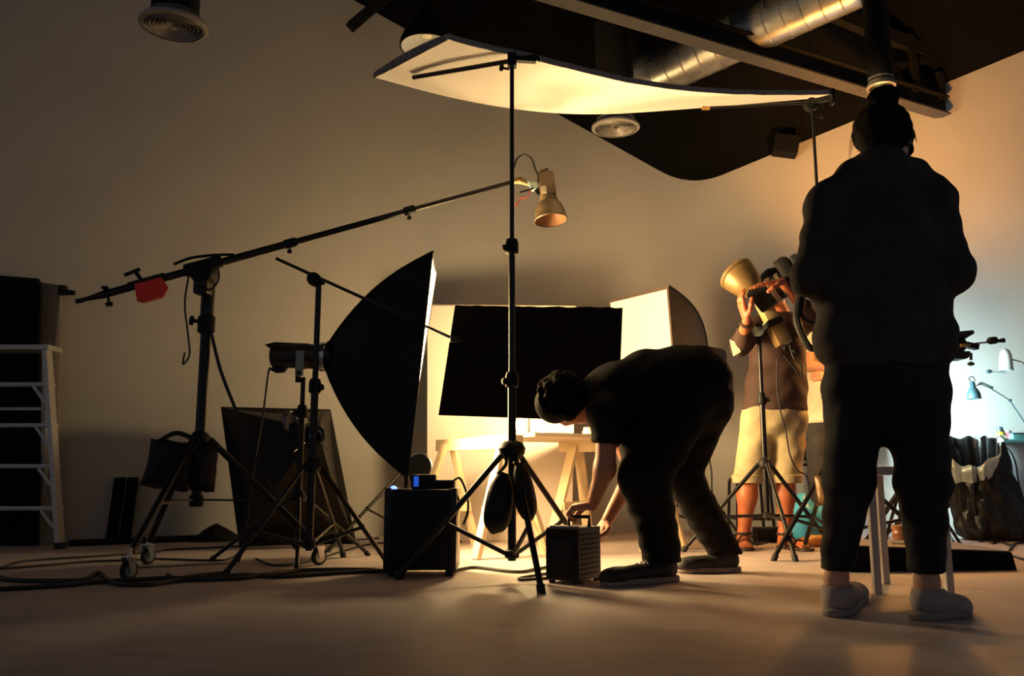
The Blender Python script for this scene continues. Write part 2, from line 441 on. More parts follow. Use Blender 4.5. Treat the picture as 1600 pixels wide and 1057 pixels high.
diffuser(at(1377, 138, 5.7), 0.098, 'small round air diffuser right above the hair bun', 0.75, 0.085, loops=3)

# bell pendant lamp
pl = at(667, 74, 4.95)
pe_ = empty('pendant_lamp', pl, 'dark bell-shaped pendant lamp with pale inside, behind the overhead board', 'lamp')
MB().lathe(pl, (0, 0, 1), [(0.165, 0), (0.17, 0.002), (0.165, 0.04), (0.14, 0.10), (0.095, 0.16), (0.06, 0.20), (0.052, 0.22)], 36, cap=False).build('shade', 'steel_dark', pe_)
MB().lathe(pl, (0, 0, 1), [(0.160, 0.002), (0.155, 0.04), (0.13, 0.095), (0.085, 0.155), (0.02, 0.19)], 36, cap=False).build('shade_lining', 'bench_white', pe_)
MB().lathe(pl + V(0, 0, .2), (0, 0, 1), [(0.052, 0), (0.056, 0.05), (0.05, 0.12), (0.02, 0.14)], 20).build('cap', 'steel_dark', pe_)
MB().tube(pl + V(0, 0, .33), V(pl.x, pl.y, min(ZTOP, roof(pl.x, pl.y))), 0.007, n=8).build('cord', 'cable', pe_)
MB().lathe(pl + V(0, 0, .06), (0, 0, 1), [(0.001, 0), (0.03, 0.01), (0.04, 0.04), (0.02, 0.09), (0.015, .11)], 16).build('bulb', 'jar', pe_)

# ================================================================= generic stand
def knob(mb, p, d, r=0.016, L=0.05):
    d = Vector(d).normalized(); p = Vector(p)
    mb.tube(p, p + d * L * .6, r * .4, n=8)
    mb.lathe(p + d * L * .55, d, [(r * .6, 0), (r, 0.004), (r, L * .35), (r * .6, L * .42)], 12)
def stand(name, label, base, top_z, collar_z, brace_z, feet, joint=0.5, r=0.016, rleg=0.011, sections=(), foot_col='rubber', low=None, cat='stand', group=None, metal='black_metal', knobdir=(-1, -.3, 0)):
    base = V(base[0], base[1], 0)
    e = empty(name, base, label, cat, group)
    zs = [low if low is not None else brace_z - .03] + list(sections) + [top_z]
    for i in range(len(zs) - 1):
        rr_ = r * (1 - .22 * i)
        MB().tube(base + V(0, 0, zs[i]), base + V(0, 0, zs[i + 1]), rr_, n=14).build('pole_section', metal, e)
        if i > 0:
            cl = MB().lathe(base + V(0, 0, zs[i] - .05), (0, 0, 1), [(r * 1.2, 0), (r * 1.65, .008), (r * 1.65, .055), (r * 1.3, .075)], 14).build('lock_collar', 'black_plastic', e)
            k = MB(); knob(k, base + V(0, 0, zs[i] - .02), knobdir); k.build('lock_knob', 'black_plastic', cl)
    co = MB().lathe(base + V(0, 0, collar_z - .035), (0, 0, 1), [(r * 1.3, 0), (r * 2.3, .01), (r * 2.5, .03), (r * 1.9, .055), (r * 1.3, .07)], 16).build('collar', 'black_plastic', e)
    MB().lathe(base + V(0, 0, brace_z - .02), (0, 0, 1), [(r * 1.3, 0), (r * 1.7, .006), (r * 1.7, .034), (r * 1.3, .04)], 14).build('brace_collar', 'black_plastic', e)
    for f in feet:
        f = Vector(f); d = V(f.x - base.x, f.y - base.y, 0); dn = d.normalized()
        a = base + dn * r * 2.2 + V(0, 0, collar_z - .005)
        b = V(f.x, f.y, f.z + 0.012)
        lg = MB().tube(a, b, rleg, n=10).build('leg', metal, e)
        MB().tube(lerp(a, b, .965), b - V(0, 0, .010) + (b - a).normalized() * .006, rleg * 1.35, n=10).build('rubber_foot', foot_col, lg)
        j = lerp(a, b, joint)
        br = MB().tube(base + dn * r * 1.4 + V(0, 0, brace_z), j, rleg * .75, n=8).build('brace', metal, e)
        MB().box(j, (.02, .02, .03), None, .004).build('joint', 'black_plastic', lg)
    return e, co
def ring_feet(base, R, angs):
    return [V(base[0] + R * math.cos(math.radians(a)), base[1] + R * math.sin(math.radians(a)), 0) for a in angs]

# ----------------------------------------------------------------- left wall: boards, ladder, planks
c = at(20, 700, 5.80)
vf = empty('tall_board', V(-3.6, 5.8, 0), 'tall black board standing against the wall behind the ladder', 'board')
tl, tr_ = at(-60, 430, 5.84), at(62, 440, 5.84)
bl_, br_ = fl(-60, 853), fl(58, 853)
MB().poly([bl_, br_, tr_, tl], (0.0, 0.03, 0)).build('face', 'flag', vf, smooth=False)
MB().bar(tl + V(0, -.01, 0), tr_ + V(0, -.01, 0), .03, .03).build('top_batten', 'steel_dark', vf, smooth=False)
gp = empty('narrow_board', V(-3.2, 5.9, 0), 'narrow grey board beside the black one with a clamp on its edge', 'board')
tl, tr_ = at(63, 441, 5.98), at(95, 446, 5.98)
bl_, br_ = fl(58, 852), fl(86, 851)
MB().poly([bl_, br_, tr_, tl], (0, 0.03, 0)).build('face', mat('grey_board', (0.19, 0.165, 0.155), 0.85, vary=.1), gp, smooth=False)
cp = at(98, 454, 5.93)
cb = tag(MB().box(cp, (.05, .05, .07), None, .008).tube(cp + V(.02, 0, -.012), cp + V(.085, 0, -.02), .022, .018).build('spring_clamp', 'black_plastic'), 'small black clamp gripping the narrow grey board edge', 'clamp')

ld = fl(85, 857)
la = empty('step_ladder', V(-3.25, ld.y, 0), 'aluminium step ladder at the left edge', 'ladder')
Dl = ld.y
def lp(px, py, D=Dl): return at(px, py, D)
def lat(px, py): return at(px, py, Dl - .06 * (857 - py) / 320 * -1)
# front rails (right and left, the left one out of frame)
rails = [((73, 540), (94, 858)), ((-30, 540), (-62, 858))]
for (a, b) in rails:
    r_ = MB().bar(lp(*a), fl(*b), 0.03, 0.075, up=(0, 1, 0)).build('front_rail', 'alu', la, smooth=False)
    f = fl(*b); MB().box(f + V(0, 0, .02), (.045, .085, .04), None, .006).build('rubber_foot', 'rubber', r_)
MB().box((lp(22, 544) + V(0, .05, 0)), (lp(80, 540) - lp(-38, 540)).length * V(1, 0, 0) + V(0, .19, .035), None, .006).build('top_cap', 'alu', la)
for i, py in enumerate((601, 665, 729, 795)):
    xr = 73 + 21 * (py - 540) / 318 + 1; xl = -30 - 32 * (py - 540) / 318
    a, b = lp(xl, py), lp(xr, py)
    st = MB().box((a + b) / 2 + V(0, .035, 0), ((b - a).length, .085, .028), None, .004).build('step', 'alu', la)
    for sx, p, q in ((-1, b, 1), (1, a, -1)):
        MB().bar(p + V(sx * .012, -.02, -.12), p + V(sx * .10, -.02, -.012), .02, .006, up=(0, 1, 0)).build('step_brace', 'alu', st, smooth=False)
for a, b in (((60, 545), (48, 853)), ((-20, 545), (-50, 853))):
    a3 = lp(*a) + V(0, .10, 0); b3 = fl(*b); b3.y += .16
    MB().bar(a3, b3, 0.028, 0.05, up=(0, 1, 0)).build('rear_rail', 'alu', la, smooth=False)
for k in (.3, .62, .9):
    a3 = lerp(lp(60, 545) + V(0, .10, 0), fl(48, 853) + V(0, .16, 0), k); b3 = lerp(lp(-20, 545) + V(0, .10, 0), fl(-50, 853) + V(0, .16, 0), k)
    MB().bar(a3, b3, .025, .02).build('rear_bar', 'alu', la, smooth=False)

for px, lab in ((187, 'short black plank leaning on the wall, nearer the ladder'), (207, 'short black plank leaning on the wall, nearer the boom stand')):
    b = fl(px - 3, 847); b.y -= .1
    top = at(px + 1, 747, b.y + .10)
    o = MB().bar(b + V(0, 0, .012), top, .075, .025, up=(0, 1, 0)).build('wall_plank', 'flag', smooth=False)
    tag(o, lab, 'plank', 'short planks against the wall')
a, b = fl(102, 855), fl(312, 846)
tag(MB().bar(a + V(0, .04, .02), b + V(0, .04, .02), .09, .04, bev=.005).build('floor_batten', 'steel_dark'), 'long black batten lying along the foot of the left wall', 'batten')
# dark cloth heap
cl0 = fl(332, 846)
rows = []
for i in range(9):
    t = i / 8
    row = []
    for j in range(15):
        a = 2 * math.pi * j / 14
        rr0 = .16 * (1 - t) ** .8 * (1 + .25 * math.sin(a * 3 + 1) + .15 * math.sin(a * 5 + t * 4))
        row.append(cl0 + V(math.cos(a) * rr0 * 1.1 + .02 * t, math.sin(a) * rr0 * .7, .125 * t * (1 + .1 * math.sin(4 * a) * (1 - t))))
    rows.append(row)
tag(MB().grid(rows).build('cloth_heap', 'black_fabric'), 'small crumpled heap of black cloth at the foot of the wall', 'cloth')

# ----------------------------------------------------------------- boom stand with casters
bs = V(-1.625, 4.42, 0)
bpx = lambda px, py: at(px, py, 4.42)
pole_low, pole_top = bpx(308, 786), bpx(321, 414)
base_xy = at(312, 690, 4.42)
bsx = V(base_xy.x, 4.42, 0)
colz = base_xy.z; boomz = pole_top.z
be = empty('boom_stand', bsx, 'black wheeled boom stand with long tilted boom arm', 'boom stand')
MB().tube(bsx + V(0, 0, pole_low.z), bsx + V(0, 0, at(318, 500, 4.42).z), .026, n=16).build('lower_column', 'black_metal', be)
MB().tube(bsx + V(0, 0, at(318, 520, 4.42).z), bsx + V(0, 0, at(322, 425, 4.42).z), .033, .036, n=16).build('upper_column', 'black_metal', be)
lk = MB().lathe(bsx + V(0, 0, at(315, 522, 4.42).z), (0, 0, 1), [(.03, 0), (.044, .01), (.044, .09), (.032, .1)], 16).build('lock_collar', 'black_plastic', be)
k = MB(); knob(k, bsx + V(-.035, -.01, at(315, 503, 4.42).z), (-1, -.15, .1), .026, .05); k.build('lock_knob', 'black_plastic', lk)
MB().lathe(bsx + V(0, 0, colz - .04), (0, 0, 1), [(.03, 0), (.05, .02), (.055, .06), (.03, .09)], 16).build('collar', 'black_plastic', be)
MB().lathe(bsx + V(0, 0, pole_low.z - .02), (0, 0, 1), [(.03, 0), (.036, .01), (.036, .05), (.03, .06)], 14).build('brace_collar', 'black_plastic', be)
wheels = [fl(197, 908), fl(228, 883), fl(495, 884)]
for w in wheels:
    d = V(w.x - bsx.x, w.y - bsx.y, 0); dn = d.normalized()
    a = bsx + dn * .05 + V(0, 0, colz + .01); b = V(w.x, w.y, .125) - dn * .02
    MB().tube(a, b, .017, n=12).build('leg', 'black_metal', be)
    j = lerp(a, b, .6)
    MB().bar(bsx + dn * .03 + V(0, 0, pole_low.z + .015), j, .022, .010).build('brace', 'black_metal', be, smooth=False)
    cst = MB().tube(b + dn * .01 + V(0, 0, -.035), b + dn * .01 + V(0, 0, .02), .012).build('caster', 'chrome', be)
    wc = V(w.x, w.y, .045); side = V(.92, -.38, 0).normalized() if w is not wheels[2] else V(.75, -.66, 0).normalized()
    fwd = V(-side.y, side.x, 0)
    wc = wc + fwd * .012
    MB().lathe(wc - side * .014, side, [(.028, 0), (.042, .002), (.045, .007), (.045, .021), (.042, .026), (.028, .028)], 28).build('tyre', 'rubber', cst)
    MB().lathe(wc - side * .016, side, [(.008, 0), (.027, .002), (.03, .03), (.008, .032)], 24).build('hub', 'wheel' if w is not wheels[2] else 'alu', cst)
    for sg in (-1, 1):
        MB().poly([wc + side * .02 * sg + fwd * -.03 + V(0, 0, .055), wc + side * .02 * sg + fwd * .02 + V(0, 0, .055), wc + side * .02 * sg + fwd * .008 + V(0, 0, -.008), wc + side * .02 * sg + fwd * -.01 + V(0, 0, -.008)], side * .003).build('fork_plate', 'chrome' if w is wheels[2] else 'wheel', cst, smooth=False)
    MB().box(wc + V(0, 0, .06) - fwd * .005, (.05, .05, .008), None, .002).build('fork_top', 'chrome', cst)
# stabiliser rod from column to the lower right
# boom arm
b0, b1 = at(160, 461, 4.16), at(803, 284, 5.02)
arm_dir = (b1 - b0).normalized()
piv = b0 + arm_dir * ((bsx.x - b0.x) / arm_dir.x)
bmid = at(600, 338, 4.73)
MB().tube(b0, lerp(b0, b1, .42), .020, n=14).build('boom_tube', 'black_metal', be)
MB().tube(lerp(b0, b1, .40), lerp(b0, b1, .71), .0165, n=14).build('boom_tube', 'black_metal', be)
MB().tube(lerp(b0, b1, .70), b1, .0135, n=14).build('boom_tube', 'black_metal', be)
for t in (.405, .705):
    c_ = lerp(b0, b1, t); cc = MB().tube(c_ - arm_dir * .03, c_ + arm_dir * .03, .025, n=14).build('boom_collar', 'black_plastic', be)
    k = MB(); knob(k, c_ + V(0, 0, -.015), (0, -.2, -1), .013, .045); k.build('collar_knob', 'black_plastic', cc)
tp = at(118, 472, 4.1)
MB().path([b0 + arm_dir * .02, lerp(b0, tp, .35), lerp(b0, tp, .6), tp], [.021, .014, .011, .013], 12).build('boom_tip', 'black_metal', be)
k = MB(); knob(k, b0 + V(.01, 0, .01), (0, 0, 1), .018, .035); knob(k, b0 + V(.03, 0, -.01), (.2, 0, -1), .018, .05); k.build('tip_clamp', 'black_plastic', be)
# pivot head
MB().lathe(piv + V(0, -.05, -.035), (0, 1, 0), [(.02, 0), (.055, .004), (.062, .02), (.062, .08), (.055, .1), (.02, .104)], 24).build('pivot_disc', 'black_plastic', be)
MB().box(piv + V(0, 0, -.09), (.075, .09, .12), None, .012).build('pivot_bracket', 'black_metal', be)
MB().bar(piv - arm_dir * .1 + V(0, 0, .006), piv + arm_dir * .09 + V(0, 0, .006), .07, .055).build('arm_clamp', 'black_plastic', be, smooth=False)
MB().path(spline([piv + V(.03, -.05, -.02), piv + V(.085, -.06, -.01), piv + V(.10, -.06, -.08), piv + V(.06, -.06, -.135), piv + V(.0, -.06, -.11)], 8), .006, 8).build('handle_loop', 'black_metal', be)
MB().path(spline([piv + V(-.15, -.02, .01), piv + V(-.06, -.03, .04), piv + V(.06, -.03, .055), piv + V(.16, -.02, .06)], 6), .008, 8).build('locking_lever', 'black_metal', be)
MB().path(spline([piv + V(-.06, -.04, -.04), piv + V(-.07, -.05, -.2), piv + V(-.045, -.05, -.36), piv + V(-.03, -.05, -.47), piv + V(-.06, -.05, -.52), piv + V(-.055, -.05, -.46)], 8), .005, 8).build('safety_cord', 'cable', be)
# red counterweight
cw = at(234, 453, 4.24)
ce = empty('counterweight', cw, 'red block counterweight hanging on the boom arm', 'weight')
ux = arm_dir; uz = V(0, 0, 1) - ux * ux.z; uz.normalize(); uy = uz.cross(ux)
def cp_(x, y, z): return cw + ux * x + uy * y + uz * z
prof = [(-.075, -.035), (-.045, -.055), (.05, -.055), (.085, -.02), (.07, .045), (-.06, .045)]
MB().poly([cp_(x, -.03, z) for x, z in prof], uy * .06).build('weight_block', 'red', ce, smooth=False)
MB().bar(cp_(-.09, 0, .05), cp_(.09, 0, .05), .06, .02).build('clamp_bar', 'black_plastic', ce, smooth=False)
k = MB(); k.tube(cp_(-.02, 0, .05), cp_(-.035, 0, .11), .010); k.bar(cp_(-.09, 0, .105), cp_(-.01, 0, .115), .016, .016); k.build('wing_screw', 'black_plastic', ce)

# cable hung from boom pole down to the floor
cab = spline([bsx + V(.03, -.01, at(326, 520, 4.42).z), at(345, 580, 4.4), at(372, 650, 4.4), at(400, 720, 4.38), at(430, 776, 4.40)], 8)
MB().path(cab, .009, 8).build('tie_rod', 'black_metal', be)

# sandbag on the boom stand
def pillow(c, ex, ey, ez, w, h, d, folds=0.0, nx=15, nz=17, rnd=0.0, seed=0, sag=0.0):
    """closed cushion-like bag: front and back sheets meeting at a seam"""
    mb = MB(); rows = []
    for side in (1, -1):
        rows = []
        for i in range(nz):
            v = -1 + 2 * i / (nz - 1); row = []
            for j in range(nx):
                u = -1 + 2 * j / (nx - 1)
                th_ = max(0.0, (1 - abs(u) ** 2.6)) ** .6 * max(0.0, (1 - abs(v) ** 2.6)) ** .6 * (1 + sag * -v)
                wig = folds * math.sin(u * 7 + v * 4 + seed) * math.cos(v * 6 - u * 3 + seed * 2) * th_
                edge = 1 - .05 * math.sin(u * 3.1 + seed) ** 2
                uu = u * math.sqrt(1 - .5 * v * v * rnd) * (1 - rnd * .22 * (v + 1) / 2); vv = v * math.sqrt(1 - .5 * u * u * rnd)
                row.append(c + ex * (uu * w / 2 * (1 - .06 * math.cos(v * 2.2))) + ez * (vv * h / 2 * edge) + ey * side * (th_ * d / 2 + wig))
            rows.append(row)
        mb.grid(rows)
    return mb
X, Y, Z = V(1, 0, 0), V(0, 1, 0), V(0, 0, 1)
sbc = at(283, 727, 4.36)
sb = empty('sandbag', sbc, 'black sandbag slung on the boom stand legs', 'sandbag', 'sandbags on stands')
tl_ = (X * 1 + Z * -.12).normalized(); tz_ = (Z + X * .18).normalized()
pillow(sbc + X * -.06, tl_, (Y * -1 + X * .3).normalized(), tz_, .24, .25, .11, .008, seed=1).build('saddle_bag', 'black_fabric', sb)
pillow(sbc + X * .10 + Y * .04 - Z * .01, tl_, (Y * -1 - X * .25).normalized(), (Z + X * .04).normalized(), .13, .25, .10, .008, seed=2).build('saddle_bag', 'black_fabric', sb)
MB().path(spline([sbc + V(-.12, 0, .12), sbc + V(-.02, -.02, .16), sbc + V(.09, .02, .11)], 8), .012, 8).build('strap', 'black_fabric', sb)

# ----------------------------------------------------------------- softbox builder
def softbox(e, ring_c, corners, ring_r, bow, m_diff, sag=0.10, lip=0.03, recess=0.015, deep=None, up_hint=Z, names=True, skin='black_fabric'):
    cs = [Vector(p) for p in corners]                     # order: 4 corners round the front
    fc = sum(cs, Vector()) / 4; ax = (fc - ring_c).normalized()
    rp = []
    for c_ in cs:
        o = (c_ - fc); o = o - ax * o.dot(ax); rp.append(ring_c + o.normalized() * ring_r)
    NU, NS = 12, 10
    def rod(i, u):
        o = (cs[i] - fc); o = (o - ax * o.dot(ax)).normalized()
        return lerp(rp[i], cs[i], u) + o * bow * math.sin(math.pi * u ** .85) * (cs[i] - fc).length
    for i in range(4):
        j = (i + 1) % 4; rows = []
        mid_o = ((cs[i] + cs[j]) / 2 - fc); mid_o = (mid_o - ax * mid_o.dot(ax)).normalized()
        for a in range(NU + 1):
            u = a / NU; p, q = rod(i, u), rod(j, u); row = []
            for b in range(NS + 1):
                t = b / NS
                sg = sag * math.sin(math.pi * t) * (p - q).length * (0.25 + .75 * u) * .5
                row.append(lerp(p, q, t) - mid_o * sg)
            rows.append(row)
        MB().grid(rows, -mid_o * 0.004).build('side_panel', skin, e)
        MB().path([rod(i, a / NU) + (rod(i, a / NU) - fc).normalized() * .004 for a in range(NU + 1)], .006, 6).build('rod_sleeve', skin, e)
    # front diffuser
    dcs = cs if deep is None else [lerp(rod(i, deep), lerp(ring_c, fc, deep), .085) for i in range(4)]
    dfc = sum(dcs, Vector()) / 4
    rows = []
    for a in range(9):
        u = a / 8; row = []
        for b in range(9):
            t = b / 8
            p = lerp(lerp(dcs[0], dcs[1], t), lerp(dcs[3], dcs[2], t), u)
            inset = lerp(p, dfc, .05 if deep is None else .0)
            bulge = math.sin(math.pi * t) * math.sin(math.pi * u)
            row.append(inset - ax * recess + ax * .03 * bulge)
        rows.append(row)
    MB().grid(rows).build('diffuser', m_diff, e)
    if deep is not None:                                       # pale inner lip in front of the recessed diffuser
        for i in range(4):
            j = (i + 1) % 4; rows = []
            mo = ((cs[i] + cs[j]) / 2 - fc); mo = (mo - ax * mo.dot(ax)).normalized()
            for u in np.linspace(deep, .99, 6):
                p, q = rod(i, u), rod(j, u)
                rows.append([lerp(p, q, t) - mo * (.010 + sag * math.sin(math.pi * t) * (p - q).length * (0.25 + .75 * u) * .5) for t in np.linspace(0.01, .99, 9)])
            MB().grid(rows).build('inner_lip', 'lining', e)
    for i in range(4):
        if deep is not None: break
        j = (i + 1) % 4
        MB().poly([cs[i], cs[j], lerp(cs[j], fc, .055), lerp(cs[i], fc, .055)], ax * .006).build('front_lip', 'velcro', e, smooth=False)
    MB().lathe(ring_c - ax * .02, ax, [(ring_r * .6, 0), (ring_r * 1.02, .004), (ring_r * 1.05, .035), (ring_r * .6, .04)], 24).build('speed_ring', 'black_metal', e)
    return ax

# left softbox on its stand ---------------------------------------------------------
ks_base = V(at(466, 800, 4.78).x, 4.78, 0)
ks, _ = stand('light_stand', 'black light stand carrying the studio flash and large softbox', ks_base, at(466, 590, 4.78).z, at(470, 776, 4.78).z, .10,
              [fl(330, 878), fl(464, 893), fl(575, 869)], joint=.55, r=.017, sections=(at(466, 640, 4.78).z,), group='light stands')
ring = at(514, 557, 4.80)

cn = [at(677, 394, 4.42), at(684, 424, 5.25), at(634, 745, 5.25), at(638, 747, 4.42)]
kb = empty('softbox', (cn[2] + cn[3]) / 2, 'large black softbox seen from behind, its glowing front turned to the table', 'softbox')
kax = softbox(kb, ring, cn, .085, .125, 'key', sag=.05, lip=.03, recess=0.0, deep=.46)
# flash head
fh = empty('studio_flash', ring - kax * .4, 'grey studio flash head plugged into the large softbox', 'flash head')
fa = (at(514, 557, 4.80) - at(424, 555, 4.80)).normalized()
f0 = at(424, 556, 4.80)
MB().lathe(f0, fa, [(.05, 0), (.066, .01), (.068, .06), (.07, .15), (.075, .16), (.075, .19), (.07, .20), (.07, .26), (.078, .27), (.078, .31), (.06, .315)], 32).build('housing', mat('dark_grey_housing', (.045, .038, .03), .35, .4), fh)
MB().lathe(f0 + fa * .30, fa, [(.079, -.02), (.083, -.015), (.083, .012), (.079, .017)], 32, cap=False).build('mount_ring', 'chrome', fh)
MB().poly([f0 + V(-.035, -.02, .06), f0 + V(.02, -.02, .075), f0 + V(.22, -.02, .066), f0 + V(.22, -.02, .056), f0 + V(.0, -.02, .035)], (0, .04, 0)).build('top_fin', 'black_plastic', fh, smooth=False)
MB().poly([f0 + V(.02, -.015, -.05), f0 + V(.10, -.015, -.06), f0 + V(.08, -.015, -.095), f0 + V(.03, -.015, -.10), f0 + V(.005, -.015, -.085)], (0, .03, 0)).build('handle', 'black_plastic', fh, smooth=False)
bk = at(468, 568, 4.70)
MB().box(bk, (.045, .012, .145), None, .005).build('tilt_bracket', 'grey_tag', fh)
MB().lathe(bk + V(0, .004, -.055), (0, -1, 0), [(.004, 0), (.014, .002), (.014, .015), (.004, .016)], 12).build('bracket_bolt', 'black_metal', fh)
MB().tube(at(466, 592, 4.78) - Z * .02, at(466, 576, 4.76), .016).build('spigot', 'black_metal', fh)
hc = spline([f0 + V(.01, 0, -.085), at(420, 580, 4.78), at(412, 640, 4.76), at(402, 700, 4.74), at(392, 760, 4.72), at(384, 830, 4.72), fl(372, 879), fl(350, 882), fl(300, 884), fl(200, 890)], 8)
tag(MB().path(hc, .0055, 8).build('power_cable', 'cable'), 'thin black cable dropping from the flash head to the floor', 'cable')

# second stand with cross arm holding the black flag -----------------------------
fs_base = V(at(485, 800, 4.36).x, 4.36, 0)
fs, _ = stand('grip_stand', 'black grip stand with a slanting cross arm in front of the softbox', fs_base, at(490, 442, 4.36).z, at(484, 727, 4.36).z, at(486, 851, 4.36).z,
              [fl(351, 902), fl(606, 885), V(fs_base.x + .04, 5.05, 0)], joint=.62, r=.019, sections=(at(486, 600, 4.36).z,), rleg=.0125, group='light stands', knobdir=(1, -.3, 0))
kc = at(491, 437, 4.34)
MB().lathe(kc + V(0, -.03, 0), (0, 1, 0), [(.012, 0), (.034, .004), (.036, .03), (.034, .06), (.012, .064)], 20).build('grip_head', 'black_plastic', fs)
k = MB(); knob(k, kc + V(.02, -.01, -.01), (.8, -.5, -.35), .012, .05); k.build('grip_knob', 'black_plastic', fs)
MB().tube(at(431, 404, 4.30), at(713, 532, 4.52), .0085, n=10).build('cross_arm', 'black_metal', fs)
# black flag board
fc_ = [at(711, 477, 4.52), at(973, 481, 4.75), at(966, 659, 4.72), at(685, 649, 4.49)]
fg = empty('black_flag', (fc_[2] + fc_[3]) / 2, 'large square black flag board shading the table', 'flag board')
top_pts = []
for i in range(24):
    t = i / 23; p = lerp(fc_[0], fc_[1], t); top_pts.append(p + Z * (random.uniform(-.004, .004) if 0 < i < 23 else 0))
nf = (fc_[1] - fc_[0]).cross(fc_[3] - fc_[0]).normalized()
MB().poly(top_pts + [fc_[2], fc_[3]], nf * .012).build('board', 'flag', fg, smooth=False)
cpf = at(712, 531, 4.50)
MB().box(cpf, (.06, .03, .03), None, .006).build('arm_clip', 'black_metal', fg)

# slanted softbox leaning against the wall ---------------------------------------
ws = empty('leaning_softbox', fl(460, 846), 'unlit black softbox standing on the floor against the wall, its back turned', 'softbox')
wcn = [at(345, 636, 5.92), at(516, 640, 6.02), at(557, 830, 5.85), at(374, 846, 5.70)]
wcn[2].z = .012; wcn[3].z = .012
wring = at(492, 680, 5.42)
rows = []
NU = 10
wfc = sum(wcn, Vector()) / 4
for i in range(4):
    j = (i + 1) % 4; rows = []
    for a in range(NU + 1):
        u = a / NU; row = []
        for b in range(9):
            t = b / 8
            o_i = (wcn[i] - wfc).normalized(); o_j = (wcn[j] - wfc).normalized()
            p = lerp(wring + o_i * .06, wcn[i], u) + V(0, -.16, 0) * math.sin(math.pi * u) * .6
            q = lerp(wring + o_j * .06, wcn[j], u) + V(0, -.16, 0) * math.sin(math.pi * u) * .6
            m_ = lerp(p, q, t)
            inw_ = (wfc - (wcn[i] + wcn[j]) / 2).normalized()
            m_ = m_ + inw_ * .05 * math.sin(math.pi * t) * u * (p - q).length
            m_.z = max(m_.z, .006)
            row.append(m_)
        rows.append(row)
    MB().grid(rows, V(0, .005, 0)).build('side_panel', 'black_fabric', ws)
MB().poly(wcn, V(0, .01, 0)).build('front_face', 'black_fabric', ws, smooth=False)
MB().lathe(wring + V(0, -.03, 0), (0, 1, 0), [(.05, 0), (.068, .002), (.07, .04), (.05, .04)], 28, cap=False).build('speed_ring', 'black_metal', ws)
MB().lathe(wring + V(.012, -.02, -.01), (0, 1, 0), [(.032, 0), (.046, .004), (.044, .03), (.03, .03)], 24, cap=False).build('inner_ring', 'chrome', ws)
for a in (45, 135, 225, 315):
    d = V(math.cos(math.radians(a)), 0, math.sin(math.radians(a)))
    MB().tube(wring + d * .07 + V(0, -.05, 0), wring + d * .15 + V(0, -.075, 0), .004, n=8).build('rod_end', 'chrome', ws)
cq = at(456, 672, 5.47)
rows = []
for i in range(8):
    v = i / 7; row = []
    for j in range(9):
        u = j / 8
        wd = .055 + .06 * math.sin(math.pi * min(1, v * 1.1))
        row.append(cq + V((u - .5) * wd * 1.7 + .05 * v, .02 * math.sin(u * 14 + v * 3), .12 - .26 * v * (1 - .25 * (1 - u))))
    rows.append(row)
tag(MB().grid(rows, (0, .004, 0)).build('crumpled_cloth', 'silver_cloth'), 'small grey crumpled cloth hanging on the back of the leaning softbox', 'cloth')

# stand and round reflector behind the softbox tip -------------------------------
rb = V(at(634, 800, 5.85).x, 5.85, 0)
rs, _ = stand('thin_light_stand', 'thin black light stand beside the softbox tip, behind the black case', rb, at(634, 690, 5.85).z, at(634, 735, 5.85).z, .12,
              [fl(512, 864), V(rb.x + .35, 6.1, 0), V(rb.x + .25, 5.45, 0)], joint=.5, r=.016, metal='black_metal', group='light stands')
rd = at(657, 730, 5.8)
re_ = empty('round_reflector', rd - Z * .09, 'round black lamp dish with a bright rim behind the black case', 'lamp head')
MB().lathe(rd, (.25, 1, 0), [(.088, -.02), (.084, 0), (.06, .06), (.03, .1)], 32).build('dish', 'black_metal', re_)
MB().lathe(rd, (.25, 1, 0), [(.086, -.024), (.093, -.022), (.093, -.012), (.086, -.010)], 36, cap=False).build('rim', 'chrome', re_)
MB().bar(rd + V(-.11, .05, .02), rd + V(-.02, .06, 0), .03, .03).build('mount_arm', 'black_metal', re_, smooth=False)

# ----------------------------------------------------------------- black case with chargers
ca, cb_ = fl(603, 906), fl(711, 905)
ca.y = cb_.y = 4.10
cw_ = at(712, 800, 4.10).x - at(602, 800, 4.10).x
cx_ = (at(712, 800, 4.10).x + at(602, 800, 4.10).x) / 2
ctop = at(650, 765, 4.10).z
ce_ = empty('flight_case', V(cx_, 4.10 + .14, 0), 'upright black box on small feet below the softbox tip', 'case')
MB().box((cx_, 4.10 + .14, (ctop + .03) / 2), (cw_, .28, ctop - .03), None, .014).build('body', 'black_plastic', ce_)
for sx in (-1, 1):
    MB().box((cx_ + sx * (cw_ / 2 - .012), 4.10 + .14, (ctop + .03) / 2), (.034, .292, ctop - .02), None, .008).build('corner_trim', 'black_metal', ce_)
    for sy in (-1, 1):
        MB().box((cx_ + sx * (cw_ / 2 - .03), 4.24 + sy * .1, .016), (.035, .035, .032), None, .004).build('foot', 'rubber', ce_)
ld1 = at(614, 763, 4.14)
tag(MB().lathe(V(ld1.x, 4.16, ctop), Z, [(.016, 0), (.016, .006), (.009, .014), (.001, .015)], 14).build('indicator_light', 'led'), 'tiny blue glowing indicator on top of the black box', 'light')
ad = at(652, 752, 4.18)
dv = empty('charger', V(ad.x, 4.20, ctop), 'black charger with blue glowing front on the black box', 'charger')
MB().box((ad.x + .03, 4.20, ctop + .035), (.12, .06, .07), None, .008).build('body', 'black_plastic', dv)
MB().box(V(ad.x - .004, 4.168, ctop + .036), (.024, .012, .05), None, .004).build('display', 'led2', dv)
p2 = at(690, 756, 4.2)
pb_ = empty('power_brick', V(p2.x, 4.22, ctop), 'flat black power adapter with looping lead on the black box', 'adapter')
